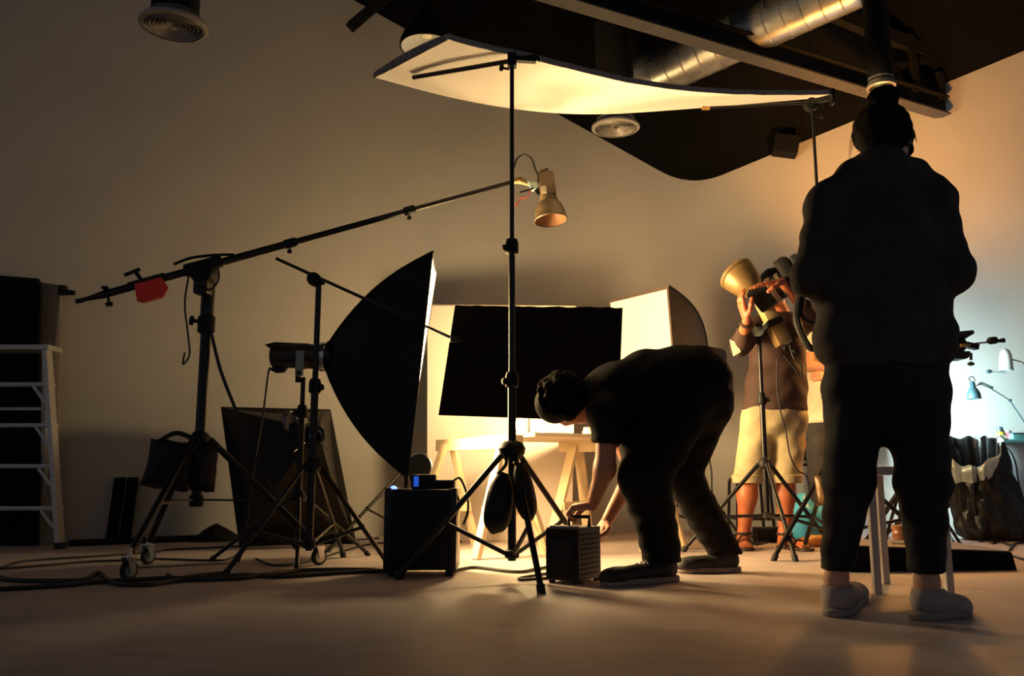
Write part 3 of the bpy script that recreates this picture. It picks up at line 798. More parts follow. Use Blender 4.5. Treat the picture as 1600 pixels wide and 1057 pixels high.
MB().box((p2.x, 4.22, ctop + .022), (.13, .07, .044), None, .012).build('body', 'black_plastic', pb_)
MB().path(spline([V(p2.x + .05, 4.2, ctop + .035), V(p2.x + .09, 4.19, ctop + .05), at(730, 775, 4.17), at(731, 800, 4.16), at(724, 820, 4.16)], 8), .006, 8).build('lead', 'cable', pb_)
MB().path(spline([V(p2.x + .05, 4.2, ctop + .03), at(713, 770, 4.16), at(717, 785, 4.15), at(714, 805, 4.15), at(711, 815, 4.18)], 8), .005, 8).build('lead', 'cable', pb_)

# ----------------------------------------------------------------- trestle table
TZ = .675
def trestle(name, label, a, b, half, rise=.70):
    a, b = Vector(a), Vector(b); d = (b - a).normalized(); n = V(-d.y, d.x, 0)
    e = empty(name, V((a.x + b.x) / 2, (a.y + b.y) / 2, 0), label, 'trestle', 'table trestles')
    MB().bar(V(a.x, a.y, rise - .035) - d * .13, V(b.x, b.y, rise - .035) + d * .13, .055, .075).build('top_beam', 'pine', e, smooth=False)
    for p, s_ in ((a, 1), (b, -1)):
        for k in (-1, 1):
            MB().bar(V(p.x, p.y, rise - .03) + n * k * .03 + d * .0, V(p.x, p.y, .0) + n * k * half - d * s_ * .06, .028, .068, up=d).build('leg', 'pine', e, smooth=False)
        MB().bar(V(p.x, p.y, .26) + n * half * .68, V(p.x, p.y, .26) - n * half * .68, .02, .055).build('cross_bar', 'pine', e, smooth=False)
    return e
t1a, t1b = V(-.42, 5.70, 0), V(-.03, 5.12, 0)
t2a, t2b = V(.45, 6.02, 0), V(.93, 5.66, 0)
trestle('sawhorse', 'pale wooden sawhorse under the left end of the table', t1a, t1b, .25)
trestle('sawhorse', 'pale wooden sawhorse under the right end of the table, behind the bending man', t2a, t2b, .25)
tb = [V(-.36, 5.86, .70), V(.14, 5.16, .70), V(1.02, 5.62, .70), V(.50, 6.22, .70)]
tt_ = empty('work_table', V(.3, 5.7, .70), 'pale wooden table top lying on the two sawhorses', 'table')
u = (tb[2] - tb[1]); w = (tb[0] - tb[1])
for i in range(4):                                             # planks of the top
    a, b = i / 4 + .003, (i + 1) / 4 - .003
    MB().poly([tb[1] + w * a, tb[1] + w * a + u, tb[1] + w * b + u, tb[1] + w * b], (0, 0, .024)).build('plank', 'ply', tt_, smooth=False)
# small glowing lamps and a jar on the table
for (px, D, r_, lab) in ((812, 5.45, .034, 'round glowing globe lamp on the table, just right of the central pole'), (846, 5.5, .030, 'small glowing globe lamp on the table under the curly head')):
    p = at(px, 664, D); p.z = .724
    j = empty('globe_lamp', p, lab, 'lamp', 'globe lamps on the table')
    MB().lathe(p, Z, [(r_ * .8, 0), (r_ * .85, .004), (r_ * .8, .014), (r_ * .45, .018), (r_ * .4, .03)], 20).build('lamp_base', 'pine', j)
    MB().lathe(p + Z * .026, Z, [(r_ * math.sin(q), r_ - r_ * math.cos(q)) for q in np.linspace(.35, math.pi, 14)], 24).build('globe', 'globe', j)
lc = at(826, 566, 5.50)  # added light source, unseen behind the flag, for table, backdrop and floor
ln = empty('added_paper_light', V(lc.x, lc.y, .724), 'added round paper lantern on the table, hidden behind the black flag', 'lamp')
MB().lathe(lc - Z * .13, Z, [(.13 * math.sin(q), .13 - .13 * math.cos(q)) for q in np.linspace(.12, math.pi - .02, 20)], 32).build('shade', 'fill', ln)
MB().tube(V(lc.x, lc.y, .73), lc - Z * .125, .006, n=8).build('rod', 'black_metal', ln)
MB().lathe(V(lc.x, lc.y, .724), Z, [(.05, 0), (.052, .004), (.045, .012), (.01, .016)], 20).build('foot', 'black_metal', ln)
p = at(918, 674, 5.75); p.z = .724
j = empty('glass_jar', p, 'small low pale jar at the right end of the table', 'jar')
MB().lathe(p, Z, [(.032, 0), (.035, .006), (.035, .035), (.026, .042), (.026, .046)], 24).build('jar_body', 'jar', j)
MB().lathe(p + Z * .043, Z, [(.028, 0), (.029, .004), (.029, .014), (.024, .018)], 24).build('lid', 'pine', j)
# backdrop board
bd = [at(668, 478, 6.28), at(900, 480, 6.28), V(at(893, 800, 6.28).x, 6.28, 0), V(at(668, 800, 6.28).x, 6.28, 0)]
bk_ = empty('backdrop_board', V((bd[2].x + bd[3].x) / 2, 6.28, 0), 'tall white backdrop sheet standing behind the table', 'backdrop')
MB().poly(bd, (0, .015, 0)).build('sheet', 'paper', bk_, smooth=False)
MB().bar(bd[0] + V(0, .02, 0), bd[1] + V(0, .02, 0), .02, .02).build('top_batten', 'pine', bk_, smooth=False)
for t in (.2, .8):
    p = lerp(bd[3], bd[2], t)
    MB().bar(p + V(0, .02, .9), p + V(0, .36, .01), .03, .02, up=X).build('rear_strut', 'pine', bk_, smooth=False)

# ----------------------------------------------------------------- central stand
cs_b = V(0.0, 3.98, 0)
mx_ = at(800, 95, 3.98).z
cst_, cco = stand('overhead_stand', 'tall black stand in the middle holding the white overhead board', cs_b, mx_, at(800, 708, 3.98).z, at(800, 866, 3.98).z,
              [fl(846, 928), V(-.52, 4.02, 0), V(.42, 4.34, 0)], joint=.56, r=.0195, sections=(at(800, 590, 3.98).z, at(800, 382, 3.98).z), rleg=.014, group='light stands')
MB().lathe(cs_b + V(0, 0, at(800, 708, 3.98).z - .02), Z, [(.03, 0), (.058, .012), (.064, .04), (.05, .065), (.025, .075)], 18).build('leg_yoke', 'black_plastic', cst_)
tpz = cs_b + V(0, 0, mx_)
MB().box(tpz + V(0, 0, 0), (.045, .05, .07), None, .008).build('top_clamp', 'black_plastic', cst_)
k = MB(); knob(k, tpz + V(-.015, -.01, -.05), (-1, -.2, .1), .017, .05); k.build('top_knob', 'black_plastic', cst_)
MB().tube(tpz, at(646, 121, 4.45), .0125, n=10).build('side_arm', 'black_metal', cst_)
MB().bar(tpz + V(0, 0, .01), tpz + V(.12, .02, .012), .03, .025).build('jaw', 'black_plastic', cst_, smooth=False)
MB().path([tpz + V(.05, .01, .02), tpz + V(.12, .02, .035), tpz + V(.14, .02, .01)], .010, 8).build('jaw_lever', 'black_plastic', cst_)
for lab, cxy, sd, w_, h_ in (('full black sandbag hanging left of the central column', at(780, 786, 3.90), 1, .15, .285), ('slimmer black sandbag hanging right of the central column', at(819, 768, 3.87), 2, .115, .27)):
    q = empty('stand_sandbag', cxy - Z * h_ / 2, lab, 'sandbag', 'sandbags on stands')
    tz2 = (Z + X * (.12 if sd == 1 else -.15)).normalized()
    pillow(cxy, X, -Y, tz2, w_, h_, .11, .004, seed=sd + 3, sag=.3, rnd=1.0).build('bag', 'black_fabric', q)
    top = cxy + tz2 * h_ * .46
    colp = cs_b + V(0, 0, at(800, 715, 3.98).z)
    MB().path(spline([top + X * -.02, lerp(top, colp, .6) + X * -.01, colp + V((-1 if sd == 1 else 1) * .035, -.045, .02)], 6), .008, 8).build('strap', 'black_fabric', q)

# overhead board --------------------------------------------------------------------
near = [(700, 61, 3.95), (760, 77, 3.98), (830, 92, 4.02), (905, 111, 4.15), (1000, 132, 4.4), (1110, 145, 4.65), (1210, 148, 4.85), (1300, 147, 5.0)]
far = [(585, 121, 4.55), (690, 149, 4.66), (780, 167, 4.78), (870, 177, 4.92), (960, 178, 5.1), (1080, 170, 5.4), (1190, 161, 5.65), (1294, 152, 5.85)]
nn = spline([at(*q) for q in near], 5); ff = spline([at(*q) for q in far], 5)
ob = empty('overhead_board', sum(nn, Vector()) / len(nn), 'big bent white board held overhead, glowing from below', 'reflector board')
rows = [[lerp(a, b, v) + V(0, 0, .02 * math.sin(math.pi * v)) for a, b in zip(nn, ff)] for v in np.linspace(0, 1, 8)]
MB().grid(rows, (0, 0, .022)).build('sheet', 'board_white', ob)
edge = [p + V(0, -.006, .011 + random.uniform(-.002, .002)) for p in nn]
rows = [[p + V(0, 0, -.015) for p in edge], [p + V(0, 0, .016) for p in edge]]
MB().grid(rows, (0, .004, 0)).build('worn_edge', 'board_edge', ob)
rows = [[lerp(nn[0], ff[0], t) + V(-.006, 0, -.005 - random.uniform(0, .004)) for t in np.linspace(0, 1, 14)], [lerp(nn[0], ff[0], t) + V(-.006, 0, .028 + .02 * math.sin(math.pi * t)) for t in np.linspace(0, 1, 14)]]
MB().grid(rows, (.004, 0, 0)).build('worn_edge', 'board_edge', ob)

# right stand for the board ----------------------------------------------------------
r5 = V(at(1276, 285, 5.1).x, 5.1, 0)
rz_ = at(1267, 165, 5.1).z
rst, _ = stand('board_stand', 'black stand behind the standing woman clamped to the right end of the board', r5, rz_, at(1296, 718, 5.1).z, .14,
               [fl(1209, 877), fl(1256, 861), V(r5.x + .55, 4.95, 0)], joint=.62, r=.017, sections=(.95, 1.7), rleg=.013, group='light stands')
hd = r5 + V(0, 0, rz_)
MB().lathe(hd + V(-.01, -.04, 0), (0, 1, 0), [(.012, 0), (.04, .004), (.042, .03), (.04, .06), (.012, .064)], 20).build('grip_head', 'black_plastic', rst)
k = MB(); knob(k, hd + V(.015, -.02, -.09), (1, -.3, 0), .014, .045); k.build('grip_knob', 'black_plastic', rst)
MB().tube(at(1102, 169, 5.05), hd + V(.0, -.02, .01), .009, n=10).build('cross_arm', 'black_metal', rst)
MB().box(at(1103, 169, 5.05), (.05, .02, .02), None, .005).build('arm_tip', 'amber', rst)
MB().bar(hd + V(-.02, -.02, .01), at(1302, 152, 5.02), .035, .03).build('board_clamp', 'black_plastic', rst, smooth=False)
MB().box(at(1300, 152, 5.0), (.02, .05, .10), None, .005).build('clamp_jaw', 'black_metal', rst)

# ----------------------------------------------------------------- boom lamp
lm_t, lm_b = at(857, 262, 4.95), at(861, 352, 4.95)
lx = (lm_t - lm_b).normalized(); lx = (lx + V(-.06, .12, 0)).normalized()
lo = at(861, 345, 4.95)
bl = empty('boom_lamp', lo, 'olive bell-shaped studio lamp hanging from the boom tip', 'lamp head')
MB().lathe(lo, lx, [(.098, 0), (.101, .004), (.1, .014), (.095, .02), (.092, .05), (.08, .09), (.062, .118), (.052, .13)], 36, cap=False).build('reflector', 'olive', bl)
MB().lathe(lo, lx, [(.094, .004), (.088, .05), (.075, .088), (.05, .12), (.01, .13)], 36, cap=False).build('reflector_lining', mat('brown_lining', (.16, .08, .035), .5), bl)  # inside a redder brown than the olive bell
MB().lathe(lo + lx * .125, lx, [(.05, 0), (.054, .004), (.054, .02), (.048, .026)], 28).build('neck_ring', 'olive', bl)
lw1, lw2, _ = frame(lx)
Rm = Matrix((X - lx * X.dot(lx), lx.cross(X).normalized(), lx)).transposed()
lbx = (X - lx * X.dot(lx)).normalized(); lby = lx.cross(lbx); Rm = Matrix((lbx, lby, lx)).transposed()
MB().box(lo + lx * .225, (.096, .096, .155), Rm, .016).build('housing', 'olive', bl)
MB().box(lo + lx * .305 + lbx * .0, (.085, .085, .012), Rm, .004).build('housing_top', 'olive', bl)
MB().path([lo + lx * .305 - lbx * .03, lo + lx * .33 - lbx * .028, lo + lx * .345 + lbx * .015, lo + lx * .30 + lbx * .02], .009, 8).build('top_handle', 'olive', bl)
for i in range(5):
    MB().bar(lo + lx * (.24 + .014 * i) - lbx * .051 - lby * .04, lo + lx * (.24 + .014 * i) - lbx * .051 + lby * .04, .008, .006).build('vent_fin', 'black_metal', bl, smooth=False)
MB().box(lo + lx * .19 - lbx * .025 - lby * -.0 + V(0, -.05, 0), (.032, .003, .05), Rm, .001).build('rating_label', 'label', bl)
lj = at(834, 292, 4.97)
MB().lathe(lj + V(0, -.025, 0), (0, 1, 0), [(.008, 0), (.022, .003), (.024, .025), (.022, .05), (.008, .053)], 18).build('tilt_joint', 'mint', bl)
MB().bar(at(824, 286, 4.98), lj, .022, .02).build('spigot_arm', 'mint', bl, smooth=False)
MB().path([at(803, 284, 5.0), at(812, 282, 4.99), at(826, 288, 4.98)], [.016, .024, .012], 12).build('spigot', 'gold', bl)
MB().bar(lj, lo + lx * .18 - lbx * .045, .02, .03).build('yoke', 'black_metal', bl, smooth=False)
k = MB(); k.tube(at(833, 295, 4.95), at(812, 301, 4.93), .006); k.build('tilt_handle', 'black_plastic', bl)
MB().path(spline([at(803, 262, 4.98), at(808, 248, 4.98), at(820, 242, 4.97), at(831, 249, 4.97), at(837, 266, 4.96), at(846, 281, 4.95)], 8), .006, 8).build('lead', 'cable', bl)
MB().path(spline([at(829, 298, 4.94), at(824, 308, 4.94), at(813, 311, 4.94), at(807, 322, 4.94), at(804, 318, 4.94)], 6), .003, 6).build('red_tie', 'red_dark', bl)

# ----------------------------------------------------------------- portable power pack
pk = empty('power_pack', V(at(902, 900, 3.9).x, 3.98, 0), 'grey perforated power pack with handle under the bending man\'s hand', 'power pack')
A0 = fl(906, 914); A1 = fl(856, 911); A2 = fl(951, 907)
dA = V(A1.x - A0.x, A1.y - A0.y, 0); dB = V(A2.x - A0.x, A2.y - A0.y, 0)
dA = dA.normalized() * .155; dB = dB.normalized() * .20
# turn the two faces square
dB = V(dA.y, -dA.x, 0).normalized() * -.20 if V(dA.y, -dA.x, 0).dot(dB) < 0 else V(dA.y, -dA.x, 0).normalized() * .20
dB = (dB * .55 + V(A2.x - A0.x, A2.y - A0.y, 0).normalized() * .2 * .45).normalized() * .20
ph = at(906, 826, A0.y).z
q4 = [A0, A0 + dA, A0 + dA + dB, A0 + dB]
MB().poly([V(p.x, p.y, .012) for p in q4], (0, 0, ph - .012)).build('casing', 'grey_case', pk, smooth=False)
nA = V(-dB.y, dB.x, 0).normalized(); 
if nA.dot(V(0, -1, 0)) < 0: nA = -nA
n2_ = V(-dA.y, dA.x, 0).normalized()
if n2_.dot(V(0, -1, 0)) < 0: n2_ = -n2_
fr = [A0 + V(0, 0, .02), A0 + dA + V(0, 0, .02), A0 + dA + V(0, 0, ph - .005), A0 + V(0, 0, ph - .005)]
MB().poly(fr, n2_ * .012).build('front_panel', 'black_plastic', pk, smooth=False)
pc = A0 + dA * .5 + n2_ * .012 + V(0, 0, ph * .58)
MB().lathe(pc, n2_, [(.05, 0), (.052, .004), (.044, .006), (.03, .003), (.01, .004)], 24).build('socket', 'black_metal', pk)
hb = MB()
for i in range(8):
    for j in range(9):
        c_ = A0 + dB * ((i + .8) / 9) + V(0, 0, .03 + (ph - .05) * (j + .5) / 9) + nA * .0005
        hb.box(c_, (.006, .006, .005), None)
stuff(hb.build('perforation', 'hole', pk, smooth=False))
hp0, hp1 = at(888, 822, 3.97), at(919, 822, 3.99)
htop = at(905, 808, 3.98)
hd0 = V(hp0.x, A0.y + .10, ph); hd1 = V(hp1.x, A0.y + .10, ph)
MB().path([hd0, hd0 + Z * .045, hd1 + Z * .045, hd1], .009, 10).build('carry_handle', 'black_plastic', pk)
MB().bar(A0 + dA * .95 + dB * .1 + Z * (ph + .004), A0 + dA * .1 + dB * .1 + Z * (ph + .004), .03, .008).build('latch', 'chrome', pk, smooth=False)
for p in q4:
    c_ = (q4[0] + q4[2]) / 2; p = lerp(p, c_, .18)
    MB().lathe(V(p.x, p.y, 0), Z, [(.014, 0), (.016, .014)], 12).build('foot', 'rubber', pk)
# ================================================================= figures: smooth blended volumes turned into one surface
def sdf_eval(prims, k, vox, pad=0.03):
    lo = np.min([np.minimum(np.array(a) - ra, np.array(b) - rb) for a, b, ra, rb, *_ in prims], axis=0) - pad - k * .5
    hi = np.max([np.maximum(np.array(a) + ra, np.array(b) + rb) for a, b, ra, rb, *_ in prims], axis=0) + pad + k * .5
    n = np.ceil((hi - lo) / vox).astype(int) + 2
    D = np.full(n, 1.0, dtype=np.float32)
    ax = [lo[i] + vox * np.arange(n[i]) for i in range(3)]
    for pr in prims:
        a, b, ra, rb = np.array(pr[0], float), np.array(pr[1], float), pr[2], pr[3]
        fn, fs = (pr[4], pr[5]) if len(pr) > 5 else (None, 1.0)
        kk = pr[6] if len(pr) > 6 else k
        R = max(ra, rb) * max(1.0, fs) + kk + vox * 3
        mn = np.minimum(a, b) - R; mxx = np.maximum(a, b) + R
        i0 = np.maximum(((mn - lo) / vox).astype(int), 0); i1 = np.minimum(((mxx - lo) / vox).astype(int) + 2, n)
        sl = tuple(slice(i0[i], i1[i]) for i in range(3))
        GX, GY, GZ = np.meshgrid(ax[0][sl[0]], ax[1][sl[1]], ax[2][sl[2]], indexing='ij')
        ab = b - a; L2 = max(ab @ ab, 1e-9)
        t = np.clip(((GX - a[0]) * ab[0] + (GY - a[1]) * ab[1] + (GZ - a[2]) * ab[2]) / L2, 0, 1)
        qx, qy, qz = GX - a[0] - t * ab[0], GY - a[1] - t * ab[1], GZ - a[2] - t * ab[2]
        if fn is not None:
            f_ = np.array(fn, float); f_ /= np.linalg.norm(f_)
            dt = (qx * f_[0] + qy * f_[1] + qz * f_[2]) * (1 / fs - 1)
            qx, qy, qz = qx + dt * f_[0], qy + dt * f_[1], qz + dt * f_[2]
        d = np.sqrt(qx * qx + qy * qy + qz * qz) - (ra + t * (rb - ra))
        if fs < 1: d = d * max(fs, .6)
        o = D[sl]
        h = np.maximum(kk - np.abs(o - d), 0) / kk
        D[sl] = np.minimum(o, d) - h * h * kk * .25
    return D, ax
def surface_nets(D, ax, vox):
    S_ = D < 0
    n = np.array(D.shape) - 1
    c = [S_[i:n[0] + i, j:n[1] + j, k:n[2] + k] for i in (0, 1) for j in (0, 1) for k in (0, 1)]
    cnt = sum(x.astype(np.int8) for x in c)
    act = (cnt > 0) & (cnt < 8)
    idx = np.argwhere(act)
    vid = -np.ones(n, dtype=np.int64); vid[act] = np.arange(len(idx))
    acc = np.zeros((len(idx), 3)); w = np.zeros(len(idx))
    corners = [(i, j, k) for i in (0, 1) for j in (0, 1) for k in (0, 1)]
    for p in range(8):
        for q in range(p + 1, 8):
            cp, cq = np.array(corners[p]), np.array(corners[q])
            if np.abs(cp - cq).sum() != 1: continue
            dp = D[tuple((idx + cp).T)]; dq = D[tuple((idx + cq).T)]
            m = (dp < 0) != (dq < 0)
            t = np.where(m, dp / np.where(m, dp - dq, 1), 0)
            acc += m[:, None] * (cp + t[:, None] * (cq - cp)); w += m
    pos = idx + acc / w[:, None]
    pos = np.stack([ax[i][0] + pos[:, i] * vox for i in range(3)], 1)
    faces = []
    for axis in range(3):
        sl0 = [slice(None)] * 3; sl1 = [slice(None)] * 3
        sl0[axis] = slice(0, -1); sl1[axis] = slice(1, None)
        ch = S_[tuple(sl0)] != S_[tuple(sl1)]
        e = np.argwhere(ch)
        u, v = [i for i in range(3) if i != axis]
        ok = (e[:, u] > 0) & (e[:, v] > 0) & (e[:, u] < n[u]) & (e[:, v] < n[v])
        e = e[ok]
        def g(du, dv):
            q = e.copy(); q[:, u] -= du; q[:, v] -= dv; return vid[tuple(q.T)]
        faces.append(np.stack([g(0, 0), g(1, 0), g(1, 1), g(0, 1)], 1))
    f = np.concatenate(faces)
    return pos, f[(f >= 0).all(1)]
def blob(prims, k=.03, vox=.01, post=None):
    D, ax = sdf_eval(prims, k, vox)
    if post is not None:
        GX, GY, GZ = np.meshgrid(*ax, indexing='ij', sparse=True)
        D = post(D, GX, GY, GZ)
        D = D.copy()
        D[0], D[-1], D[:, 0], D[:, -1], D[:, :, 0], D[:, :, -1] = 1, 1, 1, 1, 1, 1
    return surface_nets(D, ax, vox)
def blob_mesh(parts, name, m, parent=None, loc=None):
    mb = MB()
    for pos, f in parts:
        n = len(mb.v); mb.v += [Vector(p) for p in pos]; mb.f += [tuple(int(i) + n for i in q) for q in f]
    return mb.build(name, m, parent, smooth=True, loc=loc)
def wrinkle(amp, fx, fy, fz, ph=0):
    def p(D, x, y, z):
        return D + amp * (np.sin(fx * x + fz * z * .7 + ph + 1.7 * np.sin(fz * .5 * z + fy * y)) * np.cos(fz * z + fy * y * .6 + ph) + .5 * np.sin(2.3 * fz * z - 1.9 * fx * x + ph * 2))
    return p
def hand(wr, d, n, s, curl=(.5, .7, .6), size=1.0, spread=0.12, thumb=.6):
    """five fingered hand: wr wrist, d finger direction, n palm side, s thumb side"""
    d, n, s = Vector(d).normalized(), Vector(n), Vector(s)
    n = (n - d * n.dot(d)).normalized(); s = (s - d * s.dot(d) - n * s.dot(n)).normalized()
    P = []
    q = size
    for off in (.026, .009, -.009, -.025):
        P.append((wr + d * .01 * q + s * off * .55 * q, wr + d * .085 * q + s * off * q, .016 * q, .0125 * q))
    for off, L in ((.029, .072), (.010, .082), (-.010, .076), (-.028, .058)):
        p = wr + d * .085 * q + s * off * q; dirv = (d + s * off * spread * 30 * .1).normalized(); ang = 0
        for seg, (fr, c) in enumerate(zip((.44, .31, .25), curl)):
            ang += c
            dv = dirv * math.cos(ang) + n * math.sin(ang)
            e = p + dv * L * fr * q * 1.05
            P.append((p, e, (.0098 - .0012 * seg) * q, (.009 - .0012 * seg) * q, None, 1.0, .006))
            p = e
    p = wr + d * .02 * q + s * .022 * q
    for fr, v_ in ((.042, d * .55 + s * .75 + n * .25), (.034, d * .8 + s * (.55 - .5 * thumb) + n * .55 * thumb), (.028, d * .8 + s * (.3 - .6 * thumb) + n * .8 * thumb)):
        e = p + v_.normalized() * fr * q
        P.append((p, e, .0125 * q, .0105 * q, None, 1.0, .010)); p = e
    return blob(P, k=.012, vox=.0042)
def head_prims(c, up, f, r=.088):
    up, f = Vector(up).normalized(), Vector(f); f = (f - up * f.dot(up)).normalized(); s = f.cross(up)
    P = [(c + up * .03 - f * .015, c + up * .03 + f * .012, r, r * .98),                # skull
         (c - up * .03 + f * .03, c - up * .075 + f * .045, .062, .040),            # face and jaw
         (c - up * .095 + f * .062, c - up * .096 + f * .066, .022, .020),          # chin
         (c + up * .015 + f * .092, c - up * .022 + f * .108, .009, .015),          # nose
         (c + up * .028 + f * .086 + s * .03, c + up * .028 + f * .086 - s * .03, .013, .013),
         (c - up * .052 + f * .088 + s * .016, c - up * .052 + f * .088 - s * .016, .010, .010),
         (c - up * .015 + f * .062 + s * .042, c - up * .02 + f * .062 + s * .04, .022, .02),
         (c - up * .015 + f * .062 - s * .042, c - up * .02 + f * .062 - s * .04, .022, .02)]
    for g in (-1, 1):
        P.append((c + s * g * .088 + up * .012 - f * .005, c + s * g * .088 - up * .022 + f * .002, .016, .010, s, .5, .012))
    return P, up, f, s
def eyes(person, c, up, f, s):
    for g in (-1, 1):
        p = c + up * .008 + f * .079 + s * g * .031
        MB().lathe(p - f * .012, f, [(.001, 0), (.009, .003), (.012, .012), (.009, .021), (.001, .024)], 12).build('eye', 'eye', person)
def shoe(person, heel, toe, w, h, m_up, m_sole, ankle, laces=True, name='shoe', collar=.05):
    heel, toe = Vector(heel), Vector(toe); d = (toe - heel); L = d.length; d.normalize(); s = V(-d.y, d.x, 0)
    b = heel + d * .045; t = toe - d * .045
    up = [(b + Z * .055, b + d * .06 + Z * .05, w * .42, w * .46), (b + d * .05 + Z * .055, t + Z * .035, w * .46, w * .44, Z, .8), (t + Z * .035 - d * .02, t + d * .006 + Z * .032, w * .45, w * .40, Z, .75),
          (Vector(ankle) + Z * (h - ankle.z), b + d * .03 + Z * .05, collar, w * .44)]
    def cut(D, x, y, z): return np.maximum(np.maximum(D, .018 - z + 0 * x), z - h + 0 * x)
    u = blob_mesh([blob(up, .03, .006, cut)], name, m_up, person)
    so = [(b + Z * .014, t + Z * .014, w * .50, w * .5), (b + d * .05 + Z * .014, lerp(b, t, .45) + Z * .014, w * .48, w * .46)]
    def slab(D, x, y, z): return np.maximum(D, np.abs(z - .0135) - .0135 + 0 * x)
    blob_mesh([blob(so, .02, .0065, slab)], 'sole', m_sole, u)
    if laces:
        for i in range(4):
            c = lerp(b, t, .42 + .13 * i) + Z * (.098 - .013 * i)
            MB().path([c - s * w * .26 - Z * .012, c + Z * .002, c + s * w * .26 - Z * .012], .0035, 6).build('lace', m_sole, u)
    return u

def ank(heel, toe, z=.115):
    d = (toe - heel).normalized(); p = heel + d * .068; p.z = z; return p

# ----------------------------------------------------------------- woman with bun, seen from behind
def woman():
    J = {}
    hd = at(1381, 222, 2.96)
    up, f = V(.02, -.02, 1), V(.55, .8, -.4)
    up = (up + V(f.x, f.y, 0).normalized() * .38).normalized()
    HP, up, f, s = head_prims(hd, up, f, .084)
    neck0, neck1 = at(1376, 290, 2.93), hd - up * .06
    chest, waist, pelv = at(1378, 370, 2.92), at(1380, 490, 2.92), at(1383, 580, 2.92)
    shl, shr = at(1294, 318, 2.92), at(1456, 312, 2.92)
    ell, elr = at(1268, 432, 2.86), at(1490, 424, 2.88)
    wrl, wrr = at(1318, 478, 3.14), at(1436, 474, 3.14)
    hl, hr = at(1336, 612, 2.93), at(1431, 612, 2.91)
    kl, kr = at(1327, 752, 2.92), at(1441, 752, 2.88)
    al, ar = fl(1316, 957) + Z * .11, fl(1447, 960) + Z * .11
    hL, tL, hR, tR = fl(1304, 966), fl(1338, 940) + V(.015, .03, 0), fl(1430, 970), fl(1500, 962) + V(.02, .0, 0)
    al, ar = ank(hL, tL), ank(hR, tR)
    body = HP + [(neck1, neck0, .052, .056), (neck0, chest, .07, .13), (shl, shr, .052, .052), (chest, waist, .135, .115, Y, .75), (waist, pelv, .118, .145, Y, .8),
                 (shl, ell, .046, .038), (ell, wrl, .037, .026), (shr, elr, .046, .038), (elr, wrr, .037, .026),
                 (hl, kl, .082, .054), (kl, al, .052, .035), (hr, kr, .082, .054), (kr, ar, .052, .035), (al, al - Z * .05, .034, .028), (ar, ar - Z * .05, .034, .028)]
    dl_, dr_ = (wrl - ell).normalized(), (wrr - elr).normalized()
    h1 = hand(wrl, V(.35, .75, .35), V(.7, -.2, .2), V(0, .3, 1), (.55, .7, .5))
    h2 = hand(wrr, V(-.35, .75, .35), V(-.7, -.2, .2), V(0, .3, 1), (.55, .7, .5))
    base = V((al.x + ar.x) / 2, 2.92, 0)
    p = blob_mesh([blob(body, .035, .0105), h1, h2], 'person', 'skin_pale', loc=base)
    tag(p, 'woman with a hair bun standing with her back turned, black hoodie and dark trousers', 'person')
    eyes(p, hd, up, f, s)
    # hoodie
    hoodL, hoodR = at(1336, 272, 2.92), at(1422, 270, 2.92)
    hoodC = at(1378, 262, 2.86)
    cuffl, cuffr = lerp(ell, wrl, .93), lerp(elr, wrr, .93)
    H = [(at(1378, 300, 2.92), chest, .10, .165), (shl + V(.012, 0, -.01), shr + V(-.012, 0, -.01), .074, .074, None, 1.0, .05), (chest, waist, .182, .176, Y, .76), (at(1322, 345, 2.92), at(1314, 520, 2.92), .065, .085, Y, 1.2), (at(1440, 345, 2.92), at(1452, 520, 2.92), .065, .08, Y, 1.2), (waist, at(1382, 560, 2.92), .178, .185, Y, .8),
         (at(1322, 535, 2.92), at(1442, 535, 2.92), .105, .105),
         (shl, ell, .072, .062), (ell, cuffl, .062, .045), (shr, elr, .072, .062), (elr, cuffr, .062, .045),
         (at(1338, 290, 2.92), shl + V(.01, 0, .0), .075, .072), (at(1420, 288, 2.92), shr + V(-.01, 0, .0), .075, .072), (hoodL, hoodC, .055, .062), (hoodC, hoodR, .062, .055), (hoodC, at(1378, 318, 2.85), .07, .06)]
    zl = at(1380, 577, 2.92).z; wr_ = wrinkle(.0035, 22, 15, 30, .6)
    zn = at(1380, 238, 2.92).z
    def cut(D, x, y, z):
        D = wr_(D, x, y, z)
        return np.maximum(np.maximum(D, zl - z + 0 * x), z - zn + 0 * x)
    hood = blob_mesh([blob(H, .045, .0105, cut)], 'hoodie', 'hoodie', p)
    # trousers
    T = [(pelv, at(1383, 560, 2.92), .155, .150, Y, .85), (hl, at(1334, 560, 2.93), .105, .10), (hr, at(1433, 560, 2.92), .105, .10), (hl, kl, .103, .080), (kl, al + Z * .02, .079, .050), (hr, kr, .105, .084), (kr, ar + Z * .02, .084, .056), (at(1383, 620, 2.92), at(1381, 672, 2.92), .075, .05)]
    zh = at(1383, 897, 2.92).z; wt = wrinkle(.004, 16, 20, 26, 2.1)
    def cutt(D, x, y, z):
        D = wt(D, x, y, z); return np.maximum(D, zh - z + 0 * x)
    blob_mesh([blob(T, .035, .0105, cutt)], 'trousers', 'trousers', p)
    # hair: swept up, with bun and loose strands
    HR = [(hd - f * .045 - up * .06, hd - f * .035 + up * .02, .066, .09), (hd + up * .035 - f * .03, hd + up * .045 + f * .02, .100, .090), (hd - f * .06 - up * .02, hd - f * .05 + up * .06, .062, .06), (hd + s * .055 + up * .01 - f * .02, hd + s * .06 + up * .02 + f * .03, .042, .036), (hd - s * .055 + up * .01 - f * .02, hd - s * .06 + up * .02 + f * .03, .042, .036), (hd + up * .1 - f * .02, at(1380, 172, 2.92), .045, .036)]
    bun = at(1379, 156, 2.91)
